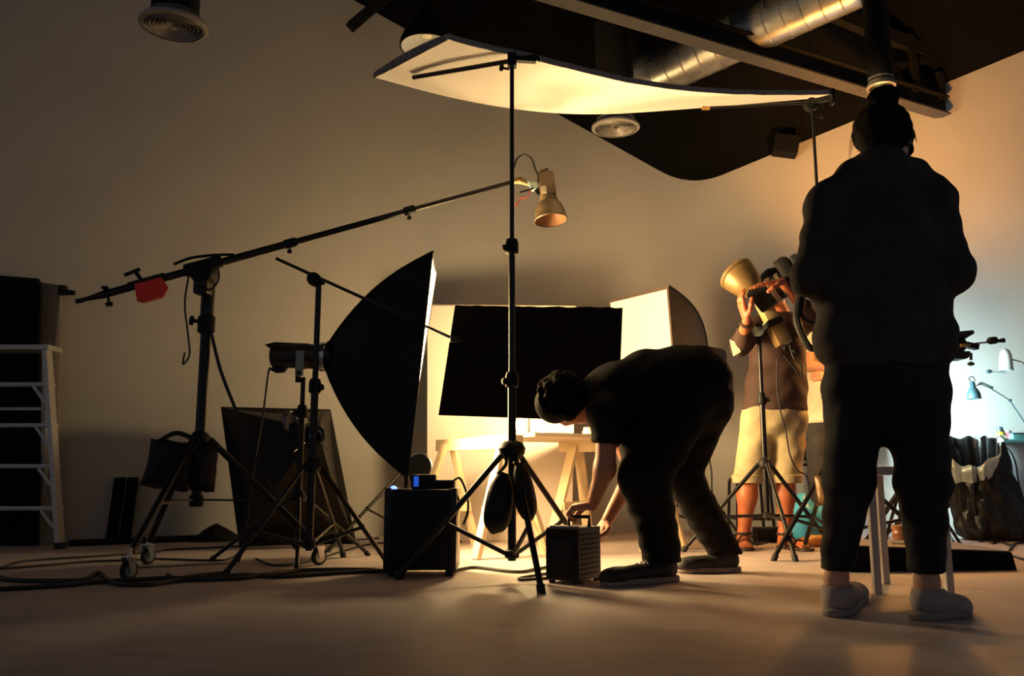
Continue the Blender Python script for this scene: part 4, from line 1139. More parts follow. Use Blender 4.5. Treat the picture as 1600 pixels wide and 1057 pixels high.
    HR += [(bun + V(-.02, 0, -.006), bun + V(.02, 0, .008), .037, .038), (bun + V(-.012, .01, .022), bun + V(.018, 0, .026), .028, .026), (bun + V(0, -.02, -.012), bun + V(.015, -.02, -.02), .026, .024)]
    wh = wrinkle(.0025, 60, 50, 60, .3)
    hm = blob_mesh([blob(HR, .02, .006, wh)], 'hair', 'hair', p)
    random.seed(3)
    def strand(pts, r=.0016): MB().path(spline(pts, 5), [r * (1.15 - i / (5 * (len(pts) - 1))) for i in range(5 * (len(pts) - 1) + 1)], 5).build('loose_strand', 'hair', hm)
    for i in range(5):
        strand([at(1402 + i, 182 + 2 * i, 2.95), at(1416 + 2 * i, 193 + 2 * i, 2.95), at(1425 + i, 200 + 3 * i, 2.95), at(1431 + i * .4, 208 + 4 * i, 2.95)], .0035)
    for i in range(7):
        strand([at(1418 + i * .5, 200 + 3 * i, 2.97), at(1423 + i * .6, 218 + 3 * i, 2.98), at(1420 - i, 236 + 2 * i, 2.99), at(1413 - i, 247 + i, 2.99)], .005)
    for i in range(3):
        strand([at(1332 + 2 * i, 205 + 6 * i, 2.93), at(1328 + i, 225 + 6 * i, 2.92), at(1325 + i, 248 + 8 * i, 2.9)], .0015)
    for i in range(4):
        strand([at(1392 + 3 * i, 164, 2.9), at(1398 + 3 * i, 160 + 3 * i, 2.9), at(1402 + 2 * i, 167 + 3 * i, 2.9)], .002)
    shoe(p, hL, tL, .098, .098, 'canvas', 'canvas_sole', al, collar=.046)
    shoe(p, hR, tR, .098, .098, 'canvas', 'canvas_sole', ar, collar=.046)
    return p
woman()

# ----------------------------------------------------------------- man bending over the power pack
def bender():
    D0 = 4.0
    hd = at(886, 625, 3.98)
    up, f = V(-.92, 0, .25), V(-.25, .1, -.97)
    HP, up, f, s = head_prims(hd, up, f, .088)
    pel, wai, che, nek = at(1078, 604, 4.03), at(1018, 607, 4.02), at(962, 622, 4.0), at(925, 627, 3.99)
    sn, sf = at(950, 648, 3.84), at(953, 640, 4.18)
    en, ef = at(945, 733, 3.84), at(990, 738, 4.14)
    wn, wf = at(926, 790, 3.93), at(950, 812, 4.12)
    hn, hf = at(1066, 628, 3.93), at(1084, 630, 4.12)
    kn, kf = at(1008, 748, 3.86), at(1064, 742, 4.18)
    hN, tN, hF, tF = fl(1056, 908), fl(943, 917), fl(1155, 894), fl(1060, 896)
    an, af = ank(hN, tN), ank(hF, tF)
    body = HP + [(nek, hd - up * .05, .058, .056), (nek, che, .08, .13, Y, 1.1), (che, wai, .135, .125, Y, 1.15), (wai, pel, .125, .15, Y, 1.1), (sn, sf, .06, .06),
                 (sn, en, .052, .044), (en, wn, .046, .029), (sf, ef, .052, .042), (ef, wf, .044, .029),
                 (hn, kn, .09, .06), (kn, an, .056, .038), (hf, kf, .09, .06), (kf, af, .056, .038), (an, an - Z * .05, .034, .028), (af, af - Z * .05, .034, .028)]
    h1 = hand(wn, V(-1, .25, -.12), V(-.1, .1, -1), V(.1, .9, 0), (.75, 1.1, .8), 1.05, thumb=.9)
    h2 = hand(wf, V(-.55, -.15, -.75), V(-.6, -.5, .4), V(.3, -.9, 0), (.3, .4, .3), 1.0)
    base = V((an.x + af.x) / 2, 4.03, 0)
    p = blob_mesh([blob(body, .035, .0105), h1, h2], 'person', 'skin', loc=base)
    tag(p, 'curly-haired man in black bending over to grip the power pack', 'person')
    eyes(p, hd, up, f, s)
    sl_n, sl_f = lerp(sn, en, .42), lerp(sf, ef, .42)
    T = [(at(930, 628, 3.99), che, .085, .155, Y, 1.12), (che, wai, .165, .175, Y, 1.12), (wai, at(1070, 600, 4.03), .178, .185, Y, 1.1), (sn, sf, .085, .085), (sn, sl_n, .08, .072), (sf, sl_f, .08, .072), (at(990, 650, 4.0), at(1010, 660, 4.0), .13, .13, Y, 1.1)]
    wt = wrinkle(.004, 26, 14, 24, 1.0)
    dn_, df_ = (en - sn).normalized(), (ef - sf).normalized()
    def cut(D, x, y, z):
        D = wt(D, x, y, z)
        c1 = (x - sl_n.x) * dn_.x + (y - sl_n.y) * dn_.y + (z - sl_n.z) * dn_.z
        near = (x < at(972, 600, 4).x) & (z < at(950, 660, 4).z)
        D = np.where(near, np.maximum(D, c1 - .03), D)
        cn_ = (at(912, 626, 3.99).x - x)
        return np.maximum(D, cn_ + 0 * z)
    blob_mesh([blob(T, .04, .0105, cut)], 't_shirt', 'tee', p)
    R = [(pel, at(1045, 600, 4.02), .178, .165, Y, 1.1), (at(1092, 588, 4.0), at(1095, 625, 4.04), .145, .15, Y, 1.15), (hn, kn, .142, .112), (kn, V(an.x, an.y, .09), .112, .085), (hf, kf, .14, .10), (kf, V(af.x, af.y, .09), .098, .078), (at(1098, 640, 4.05), at(1085, 700, 4.12), .12, .09), (at(1010, 690, 3.9), at(1010, 720, 3.9), .12, .115)]
    wr_ = wrinkle(.0055, 18, 16, 30, .2)
    z0, z1 = .085, .088
    xm = at(1072, 870, 4.0).x
    def cutr(D, x, y, z):
        D = wr_(D, x, y, z); return np.maximum(D, np.where(x < xm, z0, z1) - z)
    blob_mesh([blob(R, .04, .0105, cutr)], 'trousers', 'tee', p)
    random.seed(5)
    HR = [(hd + up * .03 - f * .03, hd + up * .05 + f * .03, .100, .096), (hd + s * .03 - f * .02, hd + s * .035 + f * .03, .07, .055), (hd - s * .03 - f * .02, hd - s * .035 + f * .03, .07, .055)] + [(hd + s * g * .055 - up * .05 - f * .02, hd + s * g * .05 - up * .02 + f * .055, .048, .042) for g in (-1, 1)] + [(hd - up * .07 - f * .03, hd - up * .03 - f * .05, .06, .06)]
    for i in range(260):
        v = Vector((random.gauss(0, 1), random.gauss(0, 1), random.gauss(0, 1))).normalized()
        if v.dot(f) > .88 or (v.dot(up) < -.62 and v.dot(f) > -.2): continue
        c = hd + up * .03 - f * .012 + v * random.uniform(.092, .112)
        HR.append((c, c + Vector((random.uniform(-.01, .01),) * 3), random.uniform(.012, .02), .014, None, 1.0, .01))
    blob_mesh([blob(HR, .012, .0062)], 'curly_hair', 'hair', p)
    shoe(p, hN, tN, .105, .115, 'trainer', 'trainer_sole', an, collar=.055)
    shoe(p, hF, tF, .105, .115, 'trainer', 'trainer_sole', af, collar=.055)
    MB().box(at(1126, 570, 3.87), (.05, .02, .012), None, .003).build('belt_tag', 'trousers', p)
    return p
bender()

# ----------------------------------------------------------------- photographer in shorts
def photographer():
    D0 = 5.66
    hd = at(1211, 452, 5.60)
    up, f = V(-.05, -.1, 1), V(-.6, -.8, -.25)
    HP, up, f, s = head_prims(hd, up, f, .086)
    nek, che, wai, pel = at(1217, 492, 5.66), at(1216, 530, 5.66), at(1213, 600, 5.66), at(1208, 650, 5.66)
    sl, sr = at(1186, 512, 5.62), at(1250, 510, 5.66)
    el, er = at(1157, 540, 5.36), at(1272, 500, 5.34)
    wl, wr = at(1167, 500, 5.12), at(1222, 441, 5.02)
    hl, hr = at(1185, 668, 5.66), at(1233, 668, 5.66)
    kl, kr = at(1170, 748, 5.62), at(1228, 748, 5.62)
    al, ar = at(1162, 836, 5.66), at(1226, 836, 5.62)
    body = HP + [(nek, hd - up * .05, .056, .055), (nek, che, .075, .12), (sl, sr, .058, .058), (che, wai, .14, .13, Y, .75), (wai, pel, .13, .145, Y, .8),
                 (sl, el, .052, .043), (el, wl, .044, .028), (sr, er, .052, .043), (er, wr, .044, .028),
                 (hl, kl, .088, .062), (kl, lerp(kl, al, .32), .060, .063), (lerp(kl, al, .3), al, .063, .037), (hr, kr, .088, .062), (kr, lerp(kr, ar, .32), .06, .063), (lerp(kr, ar, .3), ar, .063, .037)]
    for a, tx in ((al, V(-.03, -.15, 0)), (ar, V(.06, -.14, 0))):
        tz = V(a.x, a.y, .035) + tx
        body += [(a, V(a.x, a.y + .01, .04), .037, .036), (V(a.x, a.y + .02, .04), tz, .036, .026, Z, .8)]
        sd_ = V(-tx.y, tx.x, 0).normalized()
        for i in range(5): body.append((tz + sd_ * (.03 - .015 * i), tz + tx.normalized() * (.045 - .004 * abs(i - 3)) + sd_ * (.032 - .016 * i) - Z * .012, .011, .009, None, 1.0, .008))
    h1 = hand(wl, V(-.30, -.1, .9), V(.9, .1, .2), V(.2, -.9, -.1), (.15, .35, .5), 1.15)
    h2 = hand(wr, V(-1, -.02, -.12), V(0, .2, -.9), V(.0, -.8, -.4), (.05, .15, .12), 1.15, spread=.5)
    base = V((al.x + ar.x) / 2, 5.66, 0)
    p = blob_mesh([blob(body, .03, .0105), h1, h2], 'person', 'skin_tan', loc=base)
    tag(p, 'man in brown shirt, khaki shorts and sandals holding up a camera', 'person')
    eyes(p, hd, up, f, s)
    T = [(nek - Z * .02, che, .085, .16), (sl, sr, .075, .075), (che, wai, .185, .19, Y, .72), (wai, at(1211, 640, 5.66), .195, .215, Y, .72), (sl, el, .07, .066), (el, lerp(el, wl, .45), .064, .05), (sr, er, .07, .066), (er, lerp(er, wr, .35), .062, .055)]
    zc = at(1211, 643, 5.66).z; wt = wrinkle(.004, 22, 14, 18, .4)
    blob_mesh([blob(T, .035, .0105, lambda D, x, y, z: np.maximum(np.maximum(wt(D, x, y, z), zc - z + 0 * x), z - (nek.z + .012) + 0 * x))], 'shirt', 'brown_tee', p)
    R = [(pel, at(1208, 635, 5.66), .19, .185, Y, .8), (hl, kl, .112, .098), (hr, kr, .112, .098), (hl + Z * .05, hr + Z * .05, .12, .12)]
    zk = at(1200, 755, 5.6).z; wr_ = wrinkle(.005, 20, 14, 16, 1.4)
    blob_mesh([blob(R, .03, .0105, lambda D, x, y, z: np.maximum(wr_(D, x, y, z), zk - z + 0 * x))], 'shorts', 'khaki', p)
    for k_ in (kl, kr):
        q = lerp(k_, (al if k_ is kl else ar), .02)
        MB().lathe(V(q.x, q.y, zk - .002), Z, [(.098, 0), (.106, .003), (.108, .05), (.1, .054)], 24, cap=False).build('turn_up', 'khaki', p)
    HR = [(hd + up * .04 - f * .03, hd + up * .055 + f * .02, .096, .088), (hd - f * .05 - up * .02, hd - f * .04 + up * .05, .06, .06)]
    blob_mesh([blob(HR, .02, .007, wrinkle(.003, 90, 80, 90))], 'hair', 'hair', p)
    for a, tx in ((al, V(-.03, -.15, 0)), (ar, V(.06, -.14, 0))):
        t = V(a.x, a.y, 0) + tx
        so = [(V(a.x, a.y + .03, .01), t + tx.normalized() * .035 + Z * .01, .047, .052)]
        sn_ = blob_mesh([blob(so, .02, .0065, lambda D, x, y, z: np.maximum(D, np.abs(z - .01) - .01 + 0 * x))], 'sandal', 'sandal', p)
        sd_ = V(-tx.y, tx.x, 0).normalized()
        for tt2, hh in ((.25, .085), (.75, .066)):
            c = lerp(V(a.x, a.y, 0), t, tt2)
            pts = [c + sd_ * .048 * math.cos(q) + Z * (.012 + (hh - .012) * math.sin(q)) for q in np.linspace(0, math.pi, 12)]
            rows = [[q - tx.normalized() * .013 for q in pts], [q + tx.normalized() * .013 for q in pts]]
            MB().grid(rows, (0, 0, .005)).build('strap', 'sandal', sn_)
        pts = [V(a.x, a.y, .095) + V(math.cos(q) * .046, math.sin(q) * .046, .0) for q in np.linspace(0, 2 * math.pi, 17)]
        MB().path(pts, .009, 6).build('ankle_strap', 'sandal', sn_)
    # printed patch and round emblem on the sleeve, wrist band
    dpt = (el - V(0, 0, CAMH)).normalized()
    pc = el - dpt * .074 + V(-.018, 0, -.012)
    fx = X
    q = [pc + V(-.045, 0, .05), pc + V(-.005, 0, .03), pc + V(.018, 0, -.03), pc + V(-.025, 0, -.055)]
    MB().poly([v + V(0, .012 * (i in (0, 3)), 0) for i, v in enumerate(q)], (0, .005, 0)).build('sleeve_patch', 'patch', p, smooth=False)
    ec = el - dpt * .110 + V(.012, 0, .048)
    MB().lathe(ec, (-.15, -1, .1), [(.024, 0), (.030, .001), (.030, .004), (.024, .004)], 24, cap=False).build('emblem_ring', 'patch', p)
    for a in range(6):
        MB().box(ec + V(.012 * math.cos(a), -.002, .012 * math.sin(a)), (.009, .004, .009), None).build('emblem_mark', 'patch', p, smooth=False)
    wbp = lerp(wl, el, .12)
    MB().lathe(wbp, (wl - el), [(.030, -.012), (.038, -.010), (.038, .012), (.030, .014)], 20, cap=False).build('wrist_band', 'sandal', p)
    return p
photographer()

# ----------------------------------------------------------------- person in a white shirt behind
def helper():
    hd = at(1306, 452, 6.35)
    HP, up, f, s = head_prims(hd, V(0, 0, 1), V(-.8, -.6, -.1), .086)
    nek, che, wai, pel = at(1306, 485, 6.38), at(1300, 520, 6.38), at(1296, 600, 6.38), at(1295, 655, 6.38)
    sl, sr = at(1268, 505, 6.32), at(1336, 505, 6.42)
    el, er = at(1262, 572, 6.22), at(1345, 575, 6.4)
    wl, wr = at(1308, 578, 6.12), at(1300, 590, 6.15)
    hl, hr = at(1280, 672, 6.38), at(1312, 672, 6.38)
    kl, kr = at(1282, 750, 6.36), at(1318, 752, 6.36)
    al, ar = fl(1286, 846) + Z * .08, fl(1322, 846) + Z * .08
    body = HP + [(nek, hd - up * .05, .056, .055), (nek, che, .075, .12), (sl, sr, .055, .055), (che, wai, .135, .13, Y, .75), (wai, pel, .13, .14, Y, .8), (sl, el, .05, .042), (el, wl, .043, .028), (sr, er, .05, .042), (er, wr, .043, .028), (hl, kl, .085, .06), (kl, al, .06, .037), (hr, kr, .085, .06), (kr, ar, .06, .037)]
    h1 = hand(wl, V(1, .1, .1), V(0, .8, -.3), V(0, 0, 1), (.4, .5, .4)); h2 = hand(wr, V(-1, -.1, .1), V(0, .8, -.3), V(0, 0, 1), (.4, .5, .4))
    p = blob_mesh([blob(body, .03, .012), h1, h2], 'person', 'skin', loc=V((al.x + ar.x) / 2, al.y, 0))
    tag(p, 'person in white shirt and dark trousers half hidden behind the standing woman', 'person')
    eyes(p, hd, up, f, s)
    T = [(nek - Z * .02, che, .085, .155), (sl, sr, .07, .07), (che, wai, .175, .18, Y, .75), (wai, pel, .18, .18, Y, .78), (sl, lerp(sl, el, .6), .068, .064), (sr, lerp(sr, er, .6), .068, .064)]
    zc = at(1296, 662, 6.38).z; wt = wrinkle(.005, 22, 14, 18, .4)
    blob_mesh([blob(T, .03, .012, lambda D, x, y, z: np.maximum(wt(D, x, y, z), zc - z + 0 * x))], 'shirt', 'white_tee', p)
    R = [(pel, pel - Z * .02, .155, .16, Y, .85), (hl, kl, .105, .085), (kl, al + Z * .02, .085, .065), (hr, kr, .105, .085), (kr, ar + Z * .02, .085, .065)]
    blob_mesh([blob(R, .03, .012, wrinkle(.004, 20, 14, 16, 1.4))], 'trousers', mat('charcoal_twill', (.03, .026, .026), .8, vary=.2), p)
    blob_mesh([blob([(hd + up * .04 - f * .03, hd + up * .055 + f * .02, .096, .088), (hd - f * .05 - up * .02, hd - f * .04 + up * .05, .06, .06)], .02, .008)], 'hair', 'hair', p)
    for a in (al, ar):
        shoe(p, V(a.x + .05, a.y + .05, 0), V(a.x - .12, a.y - .15, 0), .1, .09, 'trainer', 'trainer_sole', a, laces=False, collar=.045)
helper()
# ================================================================= right half of the set
# softbox behind the flag ----------------------------------------------------------
s2c = [at(951, 470, 6.42), at(1045, 447, 5.78), at(1058, 606, 5.78), at(962, 622, 6.42)]
s2r = at(1096, 553, 6.42)
s2 = empty('lit_softbox', (s2c[2] + s2c[3]) / 2, 'smaller softbox with pale yellow glowing front above the bending man', 'softbox')
softbox(s2, s2r, s2c, .08, .16, 'soft2', sag=.03, recess=0.0, skin=mat('charcoal_fabric', (.022, .02, .022), .7, vary=.2))
b2 = V(at(1094, 740, 6.42).x, 6.42, 0)
st2, _ = stand('softbox_stand', 'black light stand under the smaller glowing softbox', b2, s2r.z - .05, at(1094, 760, 6.42).z, .12,
               [V(b2.x - .45, 6.3, 0), V(b2.x + .2, 5.98, 0), V(b2.x + .25, 6.8, 0)], joint=.5, r=.016, sections=(.9,), group='light stands')
h2d = (s2r - sum(s2c, Vector()) / 4).normalized()
sh = empty('flash_unit', s2r, 'black flash head fixed behind the smaller glowing softbox', 'flash head')
MB().lathe(s2r, h2d, [(.06, 0), (.066, .02), (.066, .2), (.05, .22)], 24).build('housing', 'black_plastic', sh)
MB().bar(s2r + h2d * .06 - Z * .04, V(b2.x, b2.y, s2r.z - .07), .03, .03).build('bracket', 'black_metal', sh, smooth=False)
tag(MB().path(spline([s2r + h2d * .15 + V(0, -.06, -.05), at(1108, 690, 6.3), at(1112, 740, 6.28), at(1113, 770, 6.28), at(1123, 795, 6.28), fl(1125, 840), fl(1160, 843), fl(1200, 846)], 8), .006, 8).build('hanging_cable', 'cable'), 'thin black cable hanging down behind the bending man to the floor', 'cable')

# old flash with dish on a stand ------------------------------------------------------
gb = V(at(1196, 740, 5.30).x, 5.30, 0)
gs, _ = stand('flash_stand', 'black light stand right in front of the man in shorts', gb, at(1190, 520, 5.30).z, at(1197, 724, 5.30).z, at(1196, 806, 5.30).z,
              [fl(1068, 863), fl(1243, 878), V(gb.x + .47, 5.50, 0)], joint=.62, r=.017, sections=(at(1193, 620, 5.3).z,), rleg=.013, group='light stands', knobdir=(1, -.4, 0))
rimc, neck = at(1150, 428, 5.42), at(1186, 462, 5.30)
gh = empty('dish_flash', at(1190, 520, 5.30), 'brass-coloured flash head with a wide dish reflector pointing left', 'flash head')
ga = (neck - rimc).normalized()
MB().lathe(rimc, ga, [(.118, -.004), (.124, 0), (.124, .02), (.117, .026), (.113, .06), (.098, .12), (.07, .17), (.055, .185)], 36, cap=False).build('dish', 'gold', gh)
MB().lathe(rimc, ga, [(.116, .0), (.108, .06), (.092, .115), (.06, .165), (.01, .18)], 36, cap=False).build('dish_lining', 'alu', gh)
ge = at(1226, 540, 5.26)
gd = (ge - neck).normalized(); gx = (X - gd * X.dot(gd)).normalized(); gy = gd.cross(gx); Rg = Matrix((gx, gy, gd)).transposed()
Lg = (ge - neck).length
MB().box(lerp(neck, ge, .30), (.085, .09, Lg * .42), Rg, .016).build('front_housing', 'gold_pale', gh)
MB().box(lerp(neck, ge, .56), (.10, .10, Lg * .12), Rg, .01).build('seam_band', 'black_plastic', gh)
MB().box(lerp(neck, ge, .80), (.095, .10, Lg * .38), Rg, .016).build('rear_housing', 'gold', gh)
MB().lathe(at(1187, 516, 5.22), (0, 1, 0), [(.01, 0), (.03, .004), (.034, .03), (.03, .07), (.01, .074)], 18).build('tilt_joint', 'mint', gh)
MB().bar(at(1188, 516, 5.26), lerp(neck, ge, .5), .035, .03).build('yoke_arm', 'mint', gh, smooth=False)
k = MB(); knob(k, at(1190, 513, 5.2), (-.6, -.8, .1), .02, .05); k.build('tilt_knob', 'black_plastic', gh)
k = MB(); knob(k, at(1222, 541, 5.2), (.3, -.8, -.5), .014, .05); knob(k, at(1238, 548, 5.2), (.2, -.9, -.3), .014, .05); k.build('control_knobs', 'black_plastic', gh)
MB().path(spline([ge + V(.02, -.03, 0), at(1240, 560, 5.2), at(1252, 572, 5.2), at(1250, 590, 5.22), at(1240, 575, 5.22), at(1224, 555, 5.22)], 6), .005, 6).build('lead', 'cable', gh)
tag(MB().path(spline([at(1215, 560, 5.2), at(1214, 600, 5.2), at(1219, 640, 5.2), at(1228, 675, 5.22), at(1234, 710, 5.25), at(1246, 735, 5.28), at(1260, 745, 5.3), at(1262, 775, 5.3), at(1240, 810, 5.4), fl(1225, 850), fl(1190, 852)], 8), .0045, 8).build('sync_cable', 'cable'), 'thin black cable hanging across the khaki shorts', 'cable')

# camera with long lens held up ------------------------------------------------------
lf, lr = at(1180, 472, 5.20), at(1231, 440, 5.10)
cd_ = (lr - lf).normalized(); Lc = (lr - lf).length
cm = empty('camera', lf, 'black camera with a long ringed lens held in the man\'s hands', 'camera')
MB().lathe(lf, cd_, [(.078, 0), (.084, .003), (.084, .05), (.082, .055)], 32, cap=False).build('lens_hood', 'black_plastic', cm)
MB().lathe(lf + cd_ * .02, cd_, [(.001, -.006), (.05, -.002), (.078, .004)], 32, cap=False).build('front_glass', 'glass', cm)
MB().lathe(lf + cd_ * .05, cd_, [(.082, 0), (.082, .05), (.08, .055), (.078, .07)], 32).build('barrel', 'black_plastic', cm)
MB().lathe(lf + cd_ * .115, cd_, [(.082, 0), (.086, .004), (.086, .03), (.082, .034)], 32).build('zoom_ring', 'lens_ring', cm)
MB().lathe(lf + cd_ * .148, cd_, [(.078, 0), (.078, .03), (.076, .034)], 32).build('barrel', 'black_plastic', cm)
MB().lathe(lf + cd_ * .18, cd_, [(.08, 0), (.083, .004), (.083, .022), (.078, .026)], 32).build('focus_ring', 'lens_ring', cm)
MB().lathe(lf + cd_ * .205, cd_, [(.074, 0), (.07, Lc - .19)], 32).build('barrel', 'black_plastic', cm)
cx2 = V(-cd_.z, 0, cd_.x).normalized(); 
if cx2.z < 0: cx2 = -cx2
cy2 = cd_.cross(cx2).normalized(); Rc = Matrix((cd_, cy2, cx2)).transposed()
bc = lr + cd_ * .035 + cx2 * .02
MB().box(bc, (.085, .17, .24), Rc, .025).build('camera_body', 'black_plastic', cm)
MB().box(bc + cx2 * .10 - cd_ * .01, (.08, .08, .05), Rc, .014).build('viewfinder_hump', 'black_plastic', cm)
MB().box(bc + cd_ * .075, (.05, .15, .20), Rc, .014).build('digital_back', mat('slate_plastic', (.02, .022, .03), .35), cm)
MB().box(bc + cd_ * .102 - cx2 * .02, (.006, .11, .075), Rc, .003).build('screen', 'glass', cm)
MB().lathe(bc - cy2 * .05 + cx2 * .115, cx2, [(.014, 0), (.016, .012), (.012, .016)], 14).build('shutter_dial', 'black_metal', cm)
MB().path(spline([bc + V(.06, -.08, -.10), at(1252, 490, 5.0), at(1272, 505, 5.0), at(1282, 485, 5.02), at(1275, 460, 5.05), bc + V(.09, -.03, .05)], 8), .010, 6).build('strap', 'black_fabric', cm)
MB().path(spline([bc + V(.02, -.08, -.11), at(1245, 500, 5.0), at(1262, 540, 5.0), at(1278, 545, 5.02)], 8), .022, 8).build('strap_pad', 'black_fabric', cm)

# ----------------------------------------------------------------- things on the floor behind the man in shorts
fb = V(at(1172, 790, 6.62).x, 6.62, 0)
fr_ = empty('metal_stool', fb, 'thin black metal stool frame behind the legs in khaki shorts', 'stool')
zt = at(1172, 751, 6.62).z
for sx in (-1, 1):
    for sy in (-1, 1):
        MB().tube(fb + V(sx * .14, sy * .14, 0), fb + V(sx * .12, sy * .12, zt), .012, n=8).build('leg', 'black_metal', fr_)
for a, b in (((-1, -1), (1, -1)), ((1, -1), (1, 1)), ((1, 1), (-1, 1)), ((-1, 1), (-1, -1))):
    MB().tube(fb + V(a[0] * .12, a[1] * .12, zt), fb + V(b[0] * .12, b[1] * .12, zt), .012, n=8).build('seat_rail', 'black_metal', fr_)
    MB().tube(fb + V(a[0] * .133, a[1] * .133, .14), fb + V(b[0] * .133, b[1] * .133, .14), .008, n=8).build('stretcher', 'black_metal', fr_)
MB().box(fb + Z * (zt + .008), (.25, .25, .016), None, .006).build('seat', 'black_plastic', fr_)
pbx = V(at(1203, 815, 6.2).x, 6.2, 0)
pq = empty('power_strip', pbx, 'black multi-socket box with leads on the floor between the bare legs', 'socket box')
MB().box(pbx + Z * .05, (.22, .16, .10), None, .012).build('box', 'black_plastic', pq)
for i in range(3):
    MB().lathe(pbx + V(-.07 + .07 * i, -.08, .06), (0, -1, 0), [(.02, 0), (.02, .012), (.012, .014)], 14).build('plug', 'black_metal', pq)
for i, pts in enumerate(([(1100, 838), (1140, 838), (1180, 842), (1215, 846), (1245, 838)], [(1170, 850), (1185, 853), (1200, 846), (1212, 848)], [(1120, 843), (1140, 841), (1165, 848), (1200, 850)])):
    tag(MB().path(spline([fl(*q) + Z * .008 for q in pts], 8), .007, 8).build('floor_cable', 'cable'), ('black cable on the floor reaching right past both sandals', 'short black cable curl between the sandals', 'black cable on the floor nearest the left sandal')[i], 'cable', 'floor cables')
# cyan bag
cbp = V(at(1262, 800, 6.05).x, 6.05, 0)
C_ = [(cbp + V(-.02, 0, .13), cbp + V(.06, 0, .12), .15, .14), (cbp + V(-.04, 0, .24), cbp + V(-.02, 0, .30), .09, .05), (cbp + V(.1, 0, .1), cbp + V(.12, 0, .16), .1, .08)]
tag(blob_mesh([blob(C_, .06, .014, lambda D, x, y, z: np.maximum(D + .010 * np.sin(34 * x + 20 * z) * np.cos(28 * z - 15 * y), .004 - z + 0 * x))], 'plastic_bag', 'cyan'), 'crumpled cyan plastic bag on the floor behind the man in shorts', 'bag')
abp = V(at(1278, 845, 5.75).x, 5.78, 0)
tag(blob_mesh([blob([(abp + V(-.09, 0, .03), abp + V(.08, 0, .035), .035, .04), (abp + V(0, .03, .04), abp + V(.03, .02, .05), .03, .03)], .03, .01, lambda D, x, y, z: np.maximum(D + .007 * np.sin(50 * x + 40 * z) * np.cos(45 * y), .003 - z + 0 * x))], 'paper_wrapping', 'amber'), 'crumpled amber wrapping paper on the floor by the cyan bag', 'paper')
gp_ = at(1289, 767, 5.0)
gq = empty('brown_pouch', gp_ - Z * .1, 'shiny brown pouch hanging on the stand behind the standing woman', 'pouch')
pillow(gp_, X, -Y, Z, .11, .18, .08, .006, seed=9, sag=.3).build('pouch', 'pouch', gq)
MB().path(spline([gp_ + Z * .085, gp_ + V(.02, .02, .13), V(r5.x - .02, r5.y - .02, gp_.z + .19)], 5), .006, 6).build('strap', 'black_fabric', gq)
# wooden cabinet by the wall
wc0 = V(at(1262, 780, 6.95).x, 6.98, 0)
wc_ = empty('wooden_cabinet', wc0, 'orange-brown wooden cabinet against the wall beside the white shirt', 'cabinet')
zt1, zt0 = at(1262, 655, 6.9).z, at(1262, 703, 6.9).z
MB().box(wc0 + Z * ((zt1 + zt0) / 2), (.36, .34, zt1 - zt0), None, .006).build('upper_box', 'orange_wood', wc_)
MB().box(wc0 + Z * (zt0 - .12) + V(0, .02, 0), (.36, .28, .02), None, .003).build('shelf', 'steel_dark', wc_)
MB().box(wc0 + Z * (zt0 - .05) + V(-.02, -.02, 0), (.26, .2, .07), None, .01).build('black_device', 'black_plastic', wc_)
for sx in (-1, 1):
    for sy in (-1, 1):
        MB().box(wc0 + V(sx * .165, sy * .14, zt0 / 2), (.03, .03, zt0)).build('leg', 'orange_wood', wc_, smooth=False)
MB().box(wc0 + V(-.0, -.172, (zt1 + zt0) / 2), (.30, .012, (zt1 - zt0) * .8), None, .003).build('door', 'orange_wood', wc_)

# ----------------------------------------------------------------- white stool between the woman's legs
sa = fl(1371, 929); sbk = fl(1384, 913)
stx = empty('white_stool', V(sa.x + .13, 3.7, 0), 'slim white square-legged stool seen between the standing woman\'s legs', 'stool')
zst = at(1370, 736, sa.y).z
W_ = .29; dpt_ = sbk.y - sa.y
for p in (sa, V(sbk.x, sbk.y, 0), V(sa.x + W_, sa.y, 0), V(sa.x + W_ + .02, sbk.y, 0)):
    MB().box(V(p.x, p.y, zst / 2 - .01), (.03, .03, zst - .02), None, .003).build('leg', 'white_paint', stx)
MB().box(V(sa.x + W_ / 2 + .01, sa.y + dpt_ / 2, zst), (W_ + .05, dpt_ + .05, .035), None, .005).build('seat', 'white_paint', stx)
MB().bar(V(sa.x, sa.y, .18) + V(W_, 0, 0), V(sa.x + W_ + .02, sbk.y, .18), .02, .03).build('stretcher', 'white_paint', stx, smooth=False)
# black plinth
q0, q1 = fl(1325, 895), fl(1589, 891)
zp = at(1400, 853, 4.36).z
zr = at(1581, 864, q1.y).z
pln = empty('low_plinth', V((q0.x + q1.x) / 2, 4.5, 0), 'long low black plinth on the floor behind the standing woman', 'plinth')
q2, q3 = q1 + V(-.02, .5, 0), q0 + V(.10, .45, 0)
tops = [V(q0.x, q0.y, zp), at(1581, 864, q1.y), V(q2.x - .05, q2.y, zr + .01), V(q3.x, q3.y, zp)]
bots = [q0, q1, q2, q3]
MB().add(bots + tops, [(0, 3, 2, 1), (4, 5, 6, 7), (0, 1, 5, 4), (1, 2, 6, 5), (2, 3, 7, 6), (3, 0, 4, 7)]).build('plinth_box', 'flag', pln, smooth=False)
MB().poly([t + Z * .001 + (sum(tops, Vector()) / 4 - t) * .015 for t in tops], (0, 0, .006)).build('top_sheet', mat('grey_top', (.10, .09, .085), .6, vary=.2), pln, smooth=False)  # top a lighter grey than the black sides
pp = at(1409, 842, 4.62); pp.z = zp + .008
tag(MB().lathe(pp, Z, [(.04, 0), (.046, .004), (.046, .03), (.049, .034), (.046, .04), (.046, .066), (.049, .07), (.045, .076), (.02, .076)], 24).build('brown_tin', 'brown_pot'), 'brown lacquered tin standing on the black plinth', 'tin')
